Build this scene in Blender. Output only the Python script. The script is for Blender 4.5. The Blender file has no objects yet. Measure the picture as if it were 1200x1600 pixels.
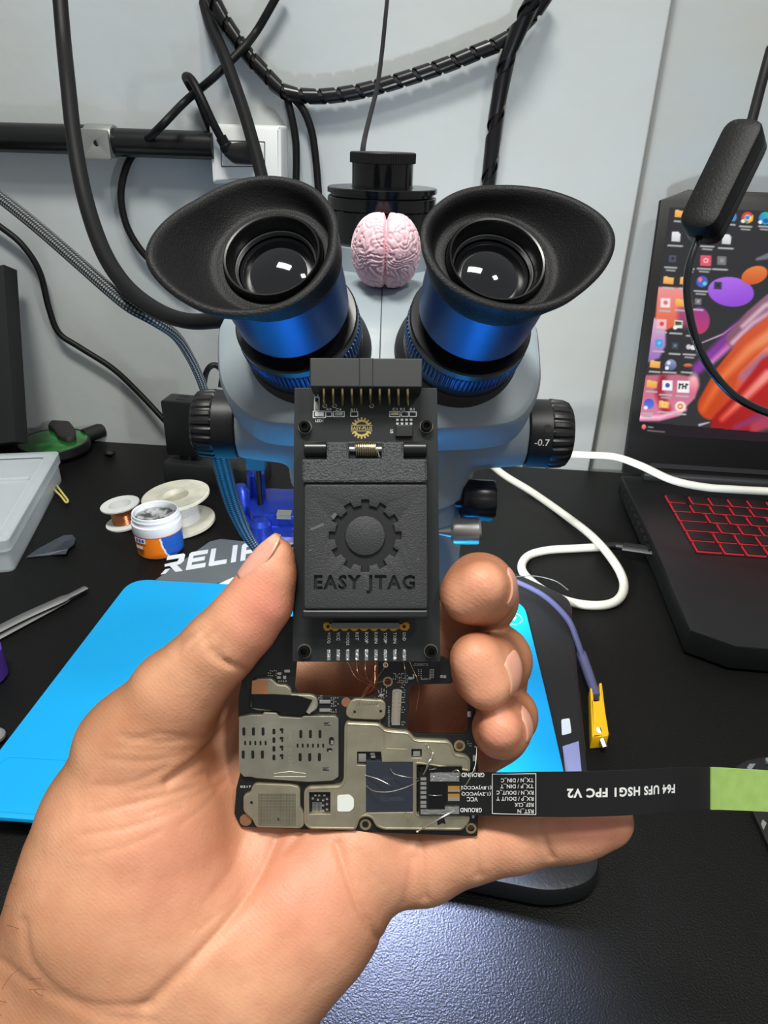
import bpy, math, random
import numpy as np
from mathutils import Vector, Matrix, noise
from mathutils.geometry import tessellate_polygon

random.seed(7)
SC = bpy.context.scene
COL = SC.collection

# ------------------------------------------------------------------ camera
FPX, PITCH, ROLL, CAMH = 1110.0, math.radians(28.0), math.radians(1.7), 0.32
CAM = Vector((0, 0, CAMH))
_r0 = Vector((1, 0, 0))
_u0 = Vector((0, math.sin(PITCH), math.cos(PITCH)))
FWD = Vector((0, math.cos(PITCH), -math.sin(PITCH)))
RGT = _r0 * math.cos(ROLL) + _u0 * math.sin(ROLL)
UPV = _u0 * math.cos(ROLL) - _r0 * math.sin(ROLL)
cd = bpy.data.cameras.new('camera')
cam = bpy.data.objects.new('camera', cd)
COL.objects.link(cam)
cd.sensor_fit = 'VERTICAL'
cd.sensor_height = 36.0
cd.lens = FPX / 1600.0 * 36.0
cd.clip_start = 0.01
cam.matrix_world = Matrix(((RGT.x, UPV.x, -FWD.x, CAM.x), (RGT.y, UPV.y, -FWD.y, CAM.y),
                           (RGT.z, UPV.z, -FWD.z, CAM.z), (0, 0, 0, 1)))
SC.camera = cam

# ------------------------------------------------------------------ light, exposure
SC.view_settings.view_transform = 'Standard'
SC.view_settings.look = 'None'
SC.view_settings.gamma = 1.0
SC.view_settings.use_curve_mapping = False
SC.view_settings.exposure = 0.0
world = bpy.data.worlds.new('room_ambience')
SC.world = world
world.use_nodes = True
world.node_tree.nodes['Background'].inputs[0].default_value = (0.95, 0.98, 1.0, 1)
world.node_tree.nodes['Background'].inputs[1].default_value = 0.30


def area_light(name, loc, target, sx, sy, power, color):
    l = bpy.data.lights.new(name, 'AREA')
    l.shape = 'RECTANGLE'
    l.size, l.size_y, l.energy, l.color = sx, sy, power, color
    o = bpy.data.objects.new(name, l)
    COL.objects.link(o)
    o.location = loc
    o.rotation_euler = (Vector(target) - Vector(loc)).to_track_quat('-Z', 'Y').to_euler()
    return o


area_light('ceiling_lamp', (-0.15, -0.05, 1.45), (0.0, 0.35, 0.1), 0.40, 0.18, 18.5, (1.0, 0.985, 0.93))
area_light('ceiling_lamp_far', (0.45, -0.25, 1.3), (0.05, 0.3, 0.1), 0.12, 0.12, 5.0, (1.0, 0.97, 0.92))
# the LED ring on the microscope shines straight down on the mat
ring = bpy.data.lights.new('microscope_ring_lamp', 'SPOT')
ring.energy, ring.color, ring.spot_size, ring.spot_blend = 1.6, (0.62, 0.74, 1.0), math.radians(140), 0.6
ring.shadow_soft_size = 0.02
ring_o = bpy.data.objects.new('microscope_ring_lamp', ring)
COL.objects.link(ring_o)
rf = bpy.data.lights.new('added_desk_spot', 'SPOT')  # extra spot added near the ring to light a patch of desk
rf.energy, rf.color, rf.spot_size, rf.spot_blend = 25.0, (0.54, 0.62, 1.0), math.radians(70), 0.9
rf.shadow_soft_size = 0.012
rf_o = bpy.data.objects.new('added_desk_spot', rf)
COL.objects.link(rf_o)
rb_l = bpy.data.lights.new('added_wall_spot', 'SPOT')  # extra spot added behind the microscope to brighten the lower wall
rb_l.energy, rb_l.color, rb_l.spot_size, rb_l.spot_blend = 3.6, (0.96, 0.98, 1.0), math.radians(165), 0.8
rb_l.shadow_soft_size = 0.02
rb_o = bpy.data.objects.new('added_wall_spot', rb_l)
COL.objects.link(rb_o)


# ------------------------------------------------------------------ geometry of the view
def ray(px, py):
    return FWD + RGT * ((px - 600.0) / FPX) - UPV * ((py - 800.0) / FPX)


def at(px, py, d):
    return CAM + ray(px, py) * d


def onz(px, py, z):
    r = ray(px, py)
    return CAM + r * ((z - CAM.z) / r.z)


def onplane(px, py, p0, n):
    r = ray(px, py)
    return CAM + r * ((p0 - CAM).dot(n) / r.dot(n))


def proj(P):
    v = P - CAM
    d = v.dot(FWD)
    return 600 + FPX * v.dot(RGT) / d, 800 - FPX * v.dot(UPV) / d, d


class Frame:
    def __init__(s, o, x, y):
        s.o = Vector(o)
        s.x = Vector(x).normalized()
        y = Vector(y)
        s.y = (y - s.x * y.dot(s.x)).normalized()
        s.n = s.x.cross(s.y)

    def p(s, u, v, h=0.0):
        return s.o + s.x * u + s.y * v + s.n * h

    def px(s, px, py, h=0.0):
        q = onplane(px, py, s.o + s.n * h, s.n) - s.o
        return (q.dot(s.x), q.dot(s.y))


# ------------------------------------------------------------------ materials
def lin(c):
    out = []
    for k in c[:3]:
        k = k / 255.0
        out.append(k / 12.92 if k <= 0.04045 else ((k + 0.055) / 1.055) ** 2.4)
    return tuple(out) + (1.0,)


_M = {}


def mat(name, col, rough=0.5, metal=0.0, spec=0.5, bump=None, var=None, coat=0.0, emit=None, trans=0.0, alpha=1.0, sss=0.0, ior=1.45, aniso=0.0):
    if name in _M:
        return _M[name]
    m = bpy.data.materials.new(name)
    m.use_nodes = True
    nt = m.node_tree
    b = nt.nodes['Principled BSDF']
    b.inputs['Base Color'].default_value = lin(col)
    b.inputs['Roughness'].default_value = rough
    b.inputs['Metallic'].default_value = metal
    b.inputs['Specular IOR Level'].default_value = spec
    b.inputs['Coat Weight'].default_value = coat
    b.inputs['Coat Roughness'].default_value = 0.05
    b.inputs['Transmission Weight'].default_value = trans
    b.inputs['Alpha'].default_value = alpha
    b.inputs['IOR'].default_value = ior
    if sss:
        b.inputs['Subsurface Weight'].default_value = sss
        b.inputs['Subsurface Radius'].default_value = (1.0, 0.35, 0.2)
        b.inputs['Subsurface Scale'].default_value = 0.003
    if emit:
        b.inputs['Emission Color'].default_value = lin(emit[0])
        b.inputs['Emission Strength'].default_value = emit[1]
    tc = nt.nodes.new('ShaderNodeTexCoord')
    if var:
        n = nt.nodes.new('ShaderNodeTexNoise')
        n.inputs['Scale'].default_value = var[0]
        n.inputs['Detail'].default_value = 4
        nt.links.new(tc.outputs['Object'], n.inputs['Vector'])
        r = nt.nodes.new('ShaderNodeValToRGB')
        r.color_ramp.elements[0].position = var[2] if len(var) > 2 else 0.35
        r.color_ramp.elements[1].position = var[3] if len(var) > 3 else 0.65
        r.color_ramp.elements[0].color = lin(var[1])
        r.color_ramp.elements[1].color = lin(col)
        nt.links.new(n.outputs['Fac'], r.inputs['Fac'])
        nt.links.new(r.outputs['Color'], b.inputs['Base Color'])
    if bump:
        n = nt.nodes.new('ShaderNodeTexNoise')
        n.inputs['Scale'].default_value = bump[0]
        n.inputs['Detail'].default_value = 3
        nt.links.new(tc.outputs['Object'], n.inputs['Vector'])
        bp = nt.nodes.new('ShaderNodeBump')
        bp.inputs['Strength'].default_value = bump[1]
        bp.inputs['Distance'].default_value = bump[2]
        nt.links.new(n.outputs['Fac'], bp.inputs['Height'])
        nt.links.new(bp.outputs['Normal'], b.inputs['Normal'])
    _M[name] = m
    return m


# ------------------------------------------------------------------ object helpers
WL = {}


def tag(o, label, cat, group=None):
    o['label'] = label
    o['category'] = cat
    if group:
        o['group'] = group
    return o


def thing(name, loc, label, cat, group=None):
    o = bpy.data.objects.new(name, None)
    o.empty_display_size = 0.01
    COL.objects.link(o)
    o.location = loc
    WL[o] = Vector(loc)
    return tag(o, label, cat, group)


class MB:
    """collects shapes given in world coordinates; build() links them as one mesh object"""

    def __init__(s):
        s.v, s.f, s.m, s.uv = [], [], [], {}

    def add(s, V, F, mi=0):
        k = len(s.v)
        s.v.extend(V)
        for f in F:
            s.f.append([i + k for i in f])
            s.m.append(mi)

    def box(s, c, hx, hy, hz, mi=0):
        c = Vector(c)
        hx, hy, hz = Vector(hx), Vector(hy), Vector(hz)
        V = [c + hx * i + hy * j + hz * k for i in (-1, 1) for j in (-1, 1) for k in (-1, 1)]
        F = [(0, 1, 3, 2), (4, 6, 7, 5), (0, 4, 5, 1), (2, 3, 7, 6), (0, 2, 6, 4), (1, 5, 7, 3)]
        s.add(V, F, mi)

    def lathe(s, o, a, prof, n=48, mi=0, rf=None, cap=(True, True), mif=None, xref=None):
        o = Vector(o)
        a = Vector(a).normalized()
        x = Vector(xref) if xref else (Vector((1, 0, 0)) if abs(a.x) < 0.8 else Vector((0, 1, 0)))
        x = (x - a * x.dot(a)).normalized()
        y = a.cross(x)
        k0 = len(s.v)
        for i, (t, r) in enumerate(prof):
            for j in range(n):
                th = 2 * math.pi * j / n
                rr = r * (rf(i, j, th) if rf else 1.0)
                s.v.append(o + a * t + (x * math.cos(th) + y * math.sin(th)) * rr)
        for i in range(len(prof) - 1):
            for j in range(n):
                j2 = (j + 1) % n
                s.f.append([k0 + i * n + j, k0 + i * n + j2, k0 + (i + 1) * n + j2, k0 + (i + 1) * n + j])
                s.m.append(mif(i, j, 2 * math.pi * (j + .5) / n) if mif else mi)
        if cap[0]:
            s.f.append([k0 + j for j in reversed(range(n))])
            s.m.append(mif(0, 0, 0) if mif else mi)
        if cap[1]:
            s.f.append([k0 + (len(prof) - 1) * n + j for j in range(n)])
            s.m.append(mif(len(prof) - 2, 0, 0) if mif else mi)

    def cyl(s, p, q, r, n=24, mi=0, r2=None, ch=0.0):
        p, q = Vector(p), Vector(q)
        L = (q - p).length
        r2 = r if r2 is None else r2
        pr = [(0, r - ch), (ch, r), (L - ch, r2), (L, r2 - ch)] if ch else [(0, r), (L, r2)]
        s.lathe(p, q - p, pr, n, mi)

    def ball(s, c, rx, ry=None, rz=None, n=24, mi=0):
        ry = rx if ry is None else ry
        rz = rx if rz is None else rz
        c = Vector(c)
        m = n // 2
        V, F = [], []
        for i in range(m + 1):
            ph = math.pi * i / m
            for j in range(n):
                th = 2 * math.pi * j / n
                V.append(c + Vector((rx * math.sin(ph) * math.cos(th), ry * math.sin(ph) * math.sin(th), rz * math.cos(ph))))
        for i in range(m):
            for j in range(n):
                F.append((i * n + j, (i + 1) * n + j, (i + 1) * n + (j + 1) % n, i * n + (j + 1) % n))
        s.add(V, F, mi)

    def tube(s, pts, r, n=10, mi=0, cap=True, flat=None):
        """pts: dense world points; r: number or list; flat=(kx,ky) squashes the section"""
        P = [Vector(p) for p in pts]
        fr = frames(P)
        k0 = len(s.v)
        kx, ky = flat or (1, 1)
        L = 0.0
        lens = []
        for i, p in enumerate(P):
            if i:
                L += (P[i] - P[i - 1]).length
            lens.append(L)
            rr = r[i] if isinstance(r, (list, tuple)) else r
            x, y = fr[i]
            for j in range(n):
                th = 2 * math.pi * j / n
                s.v.append(p + (x * math.cos(th) * kx + y * math.sin(th) * ky) * rr)
        for i in range(len(P) - 1):
            for j in range(n):
                j2 = (j + 1) % n
                s.uv[len(s.f)] = [(j / n, lens[i]), ((j + 1) / n, lens[i]), ((j + 1) / n, lens[i + 1]), (j / n, lens[i + 1])]
                s.f.append([k0 + i * n + j, k0 + i * n + j2, k0 + (i + 1) * n + j2, k0 + (i + 1) * n + j])
                s.m.append(mi)
        if cap:
            s.f.append([k0 + j for j in reversed(range(n))])
            s.m.append(mi)
            s.f.append([k0 + (len(P) - 1) * n + j for j in range(n)])
            s.m.append(mi)

    def plate(s, fr, loops, h0, h1, cham=0.0, mi=0, mi_top=None):
        """a flat outline (first loop) with holes (other loops), from height h0 to h1 along the frame's normal"""
        mt = mi if mi_top is None else mi_top
        L = []
        for k, lp in enumerate(loops):
            lp = dedup(lp)
            ar = sum(lp[i][0] * lp[(i + 1) % len(lp)][1] - lp[(i + 1) % len(lp)][0] * lp[i][1] for i in range(len(lp)))
            if (ar > 0) != (k == 0):
                lp = lp[::-1]
            L.append(lp)
        steps = [(h0, 0.0), (h1, 0.0)]
        if cham:
            steps = [(h0, 0.0), (h1 - cham, 0.0), (h1 - cham * .3, cham * .3), (h1, cham)]
        rings = []
        for h, ins in steps:
            row = []
            for lp in L:
                q = inset(lp, ins) if ins else lp
                k = len(s.v)
                s.v.extend([fr.p(u, v, h) for u, v in q])
                row.append((k, q))
            rings.append(row)
        for a in range(len(steps) - 1):
            for (k0, q0), (k1, q1) in zip(rings[a], rings[a + 1]):
                n = len(q0)
                for j in range(n):
                    s.f.append([k0 + j, k0 + (j + 1) % n, k1 + (j + 1) % n, k1 + j])
                    s.m.append(mi)
        for row, flip, mm in ((rings[0], True, mi), (rings[-1], False, mt)):
            idx = []
            for k, q in row:
                idx.extend(range(k, k + len(q)))
            tris = tessellate_polygon([[Vector((u, v, 0)) for u, v in q] for k, q in row])
            allp = [p for k, q in row for p in q]
            for t in tris:
                a, b, c = t
                cr = (allp[b][0] - allp[a][0]) * (allp[c][1] - allp[a][1]) - (allp[b][1] - allp[a][1]) * (allp[c][0] - allp[a][0])
                if (cr < 0) != flip:
                    t = (a, c, b)
                s.f.append([idx[i] for i in t])
                s.m.append(mm)

    def text(s, fr, st, c, height, width=None, rot=0.0, h=0.0, mi=0, bold=0.0, shear=0.0, thick=0.0, fn=None):
        V2, F = glyphs(st, bold, shear)
        if not len(V2):
            return
        lo, hi = V2.min(0), V2.max(0)
        q = V2 - (lo + hi) / 2
        sy = height / (hi[1] - lo[1])
        sx = sy if width is None else width / (hi[0] - lo[0])
        q = q * np.array([sx, sy])
        cr, sr = math.cos(rot), math.sin(rot)
        q = np.stack([q[:, 0] * cr - q[:, 1] * sr + c[0], q[:, 0] * sr + q[:, 1] * cr + c[1]], 1)
        g = fn or fr.p
        s.add([g(a, b, h) for a, b in q], F, mi)

    def build(s, name, mats, parent=None, sharp=35, bevel=None, sub=0):
        me = bpy.data.meshes.new(name)
        off = WL[parent] if parent is not None else Vector((0, 0, 0))
        loc = Vector((0, 0, 0))
        if parent is None:
            A = np.array([tuple(v) for v in s.v])
            lo, hi = A.min(0), A.max(0)
            loc = Vector(((lo[0] + hi[0]) / 2, (lo[1] + hi[1]) / 2, lo[2]))
            off = loc
        me.from_pydata([tuple(v - off) for v in s.v], [], s.f)
        if not isinstance(mats, (list, tuple)):
            mats = [mats]
        for m in mats:
            me.materials.append(m)
        me.polygons.foreach_set('material_index', s.m)
        me.polygons.foreach_set('use_smooth', [True] * len(s.f))
        if s.uv:
            ul = me.uv_layers.new(name='UVMap')
            for fi, uv in s.uv.items():
                ls = me.polygons[fi].loop_start
                for k in range(4):
                    ul.data[ls + k].uv = uv[k]
        me.validate()
        me.update()
        me.set_sharp_from_angle(angle=math.radians(sharp))
        o = bpy.data.objects.new(name, me)
        COL.objects.link(o)
        if parent is not None:
            o.parent = parent
            WL[o] = off
        else:
            o.location = loc
            WL[o] = loc
        if bevel:
            b = o.modifiers.new('bevel', 'BEVEL')
            b.width, b.segments, b.limit_method = bevel, 3, 'ANGLE'
            b.angle_limit = math.radians(40)
        return o


def dedup(lp):
    out = []
    for p in lp:
        if not out or math.hypot(p[0] - out[-1][0], p[1] - out[-1][1]) > 1e-7:
            out.append((p[0], p[1]))
    if len(out) > 1 and math.hypot(out[0][0] - out[-1][0], out[0][1] - out[-1][1]) < 1e-7:
        out.pop()
    return out


def inset(lp, d):
    n = len(lp)
    out = []
    for i in range(n):
        a, b, c = lp[i - 1], lp[i], lp[(i + 1) % n]
        e1 = (b[0] - a[0], b[1] - a[1])
        e2 = (c[0] - b[0], c[1] - b[1])
        l1, l2 = math.hypot(*e1), math.hypot(*e2)
        n1 = (-e1[1] / l1, e1[0] / l1)
        n2 = (-e2[1] / l2, e2[0] / l2)
        k = 1 + n1[0] * n2[0] + n1[1] * n2[1]
        k = max(k, 0.35)
        out.append((b[0] + d * (n1[0] + n2[0]) / k, b[1] + d * (n1[1] + n2[1]) / k))
    return out


def rnd(lp, r, seg=4):
    n = len(lp)
    out = []
    for i in range(n):
        a, b, c = [Vector(p) for p in (lp[i - 1], lp[i], lp[(i + 1) % n])]
        l1, l2 = (a - b).length, (c - b).length
        t = min(r, l1 * .48, l2 * .48)
        p, q = b + (a - b) / l1 * t, b + (c - b) / l2 * t
        for k in range(seg + 1):
            w = k / seg
            out.append(tuple(p * (1 - w) ** 2 + b * 2 * w * (1 - w) + q * w * w))
    return out


def circ(c, r, n=24, ph=0.0):
    return [(c[0] + r * math.cos(ph + 2 * math.pi * i / n), c[1] + r * math.sin(ph + 2 * math.pi * i / n)) for i in range(n)]


def gear(c, ro, ri, teeth, ph=0.0, w=0.5):
    out = []
    for i in range(teeth):
        t0 = ph + 2 * math.pi * i / teeth
        st = 2 * math.pi / teeth
        for k in range(3):
            t = t0 + st * w * (k / 2 - .5) * .86
            out.append((c[0] + ro * math.cos(t), c[1] + ro * math.sin(t)))
        for k in range(4):
            t = t0 + st * (w / 2 + (1 - w) * k / 3)
            out.append((c[0] + ri * math.cos(t), c[1] + ri * math.sin(t)))
    return out


def frames(P):
    out = []
    t = (P[1] - P[0]).normalized()
    x = Vector((0, 0, 1)).cross(t)
    if x.length < 0.05:
        x = Vector((1, 0, 0)).cross(t)
    x.normalize()
    for i in range(len(P)):
        t = (P[min(i + 1, len(P) - 1)] - P[max(i - 1, 0)]).normalized()
        x = (x - t * x.dot(t)).normalized()
        out.append((x, t.cross(x)))
    return out


def spline(pts, n=10):
    P = [Vector(p) for p in pts]
    P = [P[0] * 2 - P[1]] + P + [P[-1] * 2 - P[-2]]
    out = []
    for i in range(1, len(P) - 2):
        a, b, c, d = P[i - 1:i + 3]
        for k in range(n):
            t = k / n
            out.append(0.5 * (b * 2 + (c - a) * t + (a * 2 - b * 5 + c * 4 - d) * t * t + (b * 3 - a - c * 3 + d) * t ** 3))
    out.append(P[-2])
    return out


_G = {}


def glyphs(st, bold=0.0, shear=0.0):
    key = (st, bold, shear)
    if key not in _G:
        cu = bpy.data.curves.new('glyph', 'FONT')
        cu.body = st
        cu.size = 1.0
        cu.offset = bold
        cu.shear = shear
        cu.resolution_u = 3
        cu.space_character = 1.0 + bold * 3
        o = bpy.data.objects.new('glyph', cu)
        COL.objects.link(o)
        dg = bpy.context.evaluated_depsgraph_get()
        me = bpy.data.meshes.new_from_object(o.evaluated_get(dg))
        V = np.array([tuple(v.co)[:2] for v in me.vertices]) if len(me.vertices) else np.zeros((0, 2))
        F = [tuple(p.vertices) for p in me.polygons]
        bpy.data.objects.remove(o)
        bpy.data.curves.remove(cu)
        bpy.data.meshes.remove(me)
        _G[key] = (V, F)
    return _G[key]


# ------------------------------------------------------------------ signed-distance meshing for cast and living shapes
class Field:
    def __init__(s, lo, hi, h):
        s.lo, s.h = np.array(lo, float), h
        s.n = np.ceil((np.array(hi) - s.lo) / h).astype(int) + 1
        s.ax = [s.lo[i] + h * np.arange(s.n[i]) for i in range(3)]

    def blank(s):
        return np.full(tuple(s.n), 30.0, np.float32)

    def window(s, lo, hi):
        a = np.clip(np.floor((np.array(lo) - s.lo) / s.h).astype(int), 0, s.n)
        b = np.clip(np.ceil((np.array(hi) - s.lo) / s.h).astype(int) + 1, 0, s.n)
        sl = tuple(slice(a[i], b[i]) for i in range(3))
        X = s.ax[0][sl[0]][:, None, None]
        Y = s.ax[1][sl[1]][None, :, None]
        Z = s.ax[2][sl[2]][None, None, :]
        return sl, X, Y, Z

    def mesh(s, D):
        n = D.shape
        neg = D < 0
        cnt = np.zeros(tuple(np.array(n) - 1), np.int8)
        for i in (0, 1):
            for j in (0, 1):
                for k in (0, 1):
                    cnt += neg[i:n[0] - 1 + i, j:n[1] - 1 + j, k:n[2] - 1 + k]
        act = (cnt > 0) & (cnt < 8)
        I = np.argwhere(act)
        idx = np.full(act.shape, -1, np.int64)
        idx[act] = np.arange(len(I))
        acc = np.zeros((len(I), 3))
        w = np.zeros(len(I))
        corners = [(i, j, k) for i in (0, 1) for j in (0, 1) for k in (0, 1)]
        for a in corners:
            for ax in range(3):
                if a[ax] == 0:
                    b = list(a)
                    b[ax] = 1
                    da = D[I[:, 0] + a[0], I[:, 1] + a[1], I[:, 2] + a[2]]
                    db = D[I[:, 0] + b[0], I[:, 1] + b[1], I[:, 2] + b[2]]
                    m = (da < 0) != (db < 0)
                    t = np.where(m, da / np.where(m, da - db, 1), 0)
                    p = np.array(a, float)[None, :].repeat(len(I), 0)
                    p[:, ax] += t
                    acc += p * m[:, None]
                    w += m
        V = s.lo + (I + acc / w[:, None]) * s.h
        F = []
        for ax in range(3):
            u, v = [(1, 2), (2, 0), (0, 1)][ax]
            sl0 = [slice(None)] * 3
            sl1 = [slice(None)] * 3
            sl0[ax] = slice(0, n[ax] - 1)
            sl1[ax] = slice(1, n[ax])
            ch = neg[tuple(sl0)] != neg[tuple(sl1)]
            E = np.argwhere(ch)
            ok = (E[:, u] > 0) & (E[:, v] > 0) & (E[:, u] < n[u] - 1) & (E[:, v] < n[v] - 1)
            E = E[ok]
            inside = neg[E[:, 0], E[:, 1], E[:, 2]]
            q = []
            for du, dv in ((1, 1), (0, 1), (0, 0), (1, 0)):
                c = E.copy()
                c[:, u] -= du
                c[:, v] -= dv
                q.append(idx[c[:, 0], c[:, 1], c[:, 2]])
            q = np.stack(q, 1)
            q[~inside] = q[~inside][:, ::-1]
            F.append(q)
        return V, np.concatenate(F)


def smin(a, b, k):
    if k <= 0:
        return np.minimum(a, b)
    h = np.clip(.5 + .5 * (b - a) / k, 0, 1)
    return b + (a - b) * h - k * h * (1 - h)


def seg_d(X, Y, Z, a, b, r1, r2):
    ba = [b[i] - a[i] for i in range(3)]
    l2 = sum(c * c for c in ba) + 1e-9
    t = np.clip(((X - a[0]) * ba[0] + (Y - a[1]) * ba[1] + (Z - a[2]) * ba[2]) / l2, 0, 1)
    dx, dy, dz = X - a[0] - ba[0] * t, Y - a[1] - ba[1] * t, Z - a[2] - ba[2] * t
    return (np.sqrt(dx * dx + dy * dy + dz * dz) - (r1 + (r2 - r1) * t)).astype(np.float32)


def smooth_mesh(V, F, it=2, lam=0.5):
    n = len(V)
    e = np.concatenate([F[:, [0, 1]], F[:, [1, 2]], F[:, [2, 3]], F[:, [3, 0]]])
    e = np.concatenate([e, e[:, ::-1]])
    deg = np.bincount(e[:, 0], minlength=n).astype(float)
    for _ in range(it):
        s = np.stack([np.bincount(e[:, 0], V[e[:, 1], k], n) for k in range(3)], 1)
        V = V + lam * (s / deg[:, None] - V)
    return V


def mesh_normals(V, F):
    a = V[F[:, 2]] - V[F[:, 0]]
    b = V[F[:, 3]] - V[F[:, 1]]
    fn = np.cross(a, b)
    N = np.zeros_like(V)
    for k in range(4):
        for c in range(3):
            N[:, c] += np.bincount(F[:, k], fn[:, c], len(V))
    return N / (np.linalg.norm(N, axis=1, keepdims=True) + 1e-12)


def np_obj(name, V, F, m, parent=None, attrs=None):
    """V in world metres"""
    me = bpy.data.meshes.new(name)
    if parent is not None:
        off = WL[parent]
        loc = None
    else:
        lo, hi = V.min(0), V.max(0)
        loc = Vector(((lo[0] + hi[0]) / 2, (lo[1] + hi[1]) / 2, lo[2]))
        off = loc
    Q = V - np.array(off)
    me.vertices.add(len(Q))
    me.vertices.foreach_set('co', Q.astype(np.float32).ravel())
    nf = len(F)
    me.loops.add(nf * 4)
    me.polygons.add(nf)
    me.loops.foreach_set('vertex_index', F.astype(np.int32).ravel())
    me.polygons.foreach_set('loop_start', np.arange(nf, dtype=np.int32) * 4)
    me.update(calc_edges=True)
    me.polygons.foreach_set('use_smooth', [True] * nf)
    for k, a in (attrs or {}).items():
        if a.ndim == 1:
            at_ = me.attributes.new(k, 'FLOAT', 'POINT')
            at_.data.foreach_set('value', a.astype(np.float32))
        else:
            at_ = me.attributes.new(k, 'FLOAT_COLOR', 'POINT')
            at_.data.foreach_set('color', np.concatenate([a, np.ones((len(a), 1))], 1).astype(np.float32).ravel())
    me.materials.append(m)
    me.validate()
    o = bpy.data.objects.new(name, me)
    COL.objects.link(o)
    if parent is not None:
        o.parent = parent
        WL[o] = off
    else:
        o.location = loc
        WL[o] = loc
    return o


# ------------------------------------------------------------------ shared materials
BLACK_PLASTIC = mat('black_plastic', (20, 20, 21), 0.42, bump=(1500, .15, .0002))
BLACK_RUBBER = mat('black_rubber', (26, 26, 27), 0.5, spec=.28, bump=(1800, .5, .0004), var=(2500, (16, 16, 17)))
BLACK_METAL = mat('black_anodised', (12, 12, 13), 0.3, spec=0.6)
CABLE_BLACK = mat('cable_black', (11, 11, 12), 0.5, spec=.28)
WHITE_PLASTIC = mat('white_plastic', (225, 228, 226), 0.4)
SILVER = mat('silver_metal', (214, 212, 204), 0.36, metal=1.0)
WHITE_INK = mat('white_ink', (225, 228, 225), 0.5)
GOLD = mat('gold_metal', (228, 208, 152), 0.35, metal=1.0)
COPPER = mat('copper_wire', (232, 178, 150), 0.4, metal=1.0)

# ------------------------------------------------------------------ the setting: wall, floor, desk
WALLP = onz(560, 712, 0.0)
WA = math.radians(4.3)
WD = Vector((math.cos(WA), -math.sin(WA), 0))      # along the wall, to the right
WN = Vector((-math.sin(WA), -math.cos(WA), 0))     # out of the wall, towards the room
UP = Vector((0, 0, 1))


def onwall(px, py, off=0.0):
    return onplane(px, py, WALLP + WN * off, WN)


WALL_M = mat('painted_wall', (180, 187, 190), 0.6, bump=(60, .22, .002), var=(5, (172, 175, 170), .3, .7))
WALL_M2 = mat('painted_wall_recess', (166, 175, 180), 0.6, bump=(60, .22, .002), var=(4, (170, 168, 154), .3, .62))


def structure(o):
    o['kind'] = 'structure'
    return o


def wall_box(u0, u1, z0, z1, d0, d1, name, m):
    b = MB()
    c = WALLP + WD * ((u0 + u1) / 2) + UP * ((z0 + z1) / 2 - WALLP.z) + WN * ((d0 + d1) / 2)
    b.box(c, WD * ((u1 - u0) / 2), WN * ((d1 - d0) / 2), UP * ((z1 - z0) / 2))
    return structure(b.build(name, m, bevel=0.002))


def wu(px, py):
    return (onwall(px, py) - WALLP).dot(WD)


ucor = wu(974, 430)
wall_box(-1.1, ucor, -0.75, 1.35, -0.06, 0.0, 'wall_back', WALL_M)
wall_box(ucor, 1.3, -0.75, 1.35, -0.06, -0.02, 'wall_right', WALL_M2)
b = MB()
b.box((0, 0.1, -0.765), (1.6, 0, 0), (0, 1.2, 0), (0, 0, 0.01))
structure(b.build('floor', mat('floor_tiles', (120, 116, 110), 0.5)))

DESK_M = mat('black_desk_vinyl', (17, 18, 17), 0.45, bump=(1000, .8, .0006), spec=0.18)
desk = thing('desk', WALLP + UP * -0.75, 'black desk with a fine grained vinyl top against the white wall', 'desk')
b = MB()
yo = WALLP + WN * 0.002
fr = Frame(yo, WD, -WN)
b.plate(fr, [[(-1.0, -0.70), (1.1, -0.70), (1.1, 0), (-1.0, 0)]], -0.025, 0.0, 0.002)
b.build('tabletop', DESK_M, desk)
for u in (-0.9, 1.0):
    for v in (-0.63, -0.06):
        b = MB()
        b.box(fr.p(u, v, -0.39), WD * 0.025, WN * 0.025, UP * 0.365)
        b.build('leg', BLACK_METAL, desk)

# ------------------------------------------------------------------ rail, socket box and cables on the wall
rail = thing('wall_rail', onwall(150, 222, 0.02), 'black round rail clamped level on the wall behind the cables', 'rail')
b = MB()
p0, p1 = onwall(-60, 213, 0.02), onwall(160, 219, 0.02)
b.cyl(p0, p1, 0.0125)
b.build('rail_tube', BLACK_METAL, rail)
b = MB()
p0, p1 = onwall(148, 221, 0.02), onwall(336, 228, 0.02)
b.cyl(p0, p1, 0.0118)
b.build('rail_sleeve', BLACK_METAL, rail)
b = MB()
p0, p1 = onwall(139, 219, 0.02), onwall(181, 221, 0.02)
b.lathe(p0, p1 - p0, [(0, .0132), (.001, .0138), ((p1 - p0).length - .001, .0138), ((p1 - p0).length, .0132)], 32)
c = onwall(150, 224, 0.036)
f = Frame(c, WD, UP)
b.plate(f, [rnd([(-.013, -.013), (.012, -.013), (.012, .011), (-.013, .012)], .002), circ((0, 0), .0026)], -.003, 0.0, .0004)
b.build('clamp', mat('zinc_plate', (176, 178, 172), 0.38, metal=0.85, bump=(300, .2, .0004)), rail)
b = MB()
b.cyl(onwall(150, 224, 0.030), onwall(150, 224, 0.034), .0028)
b.build('clamp_screw', BLACK_METAL, rail)

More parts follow.
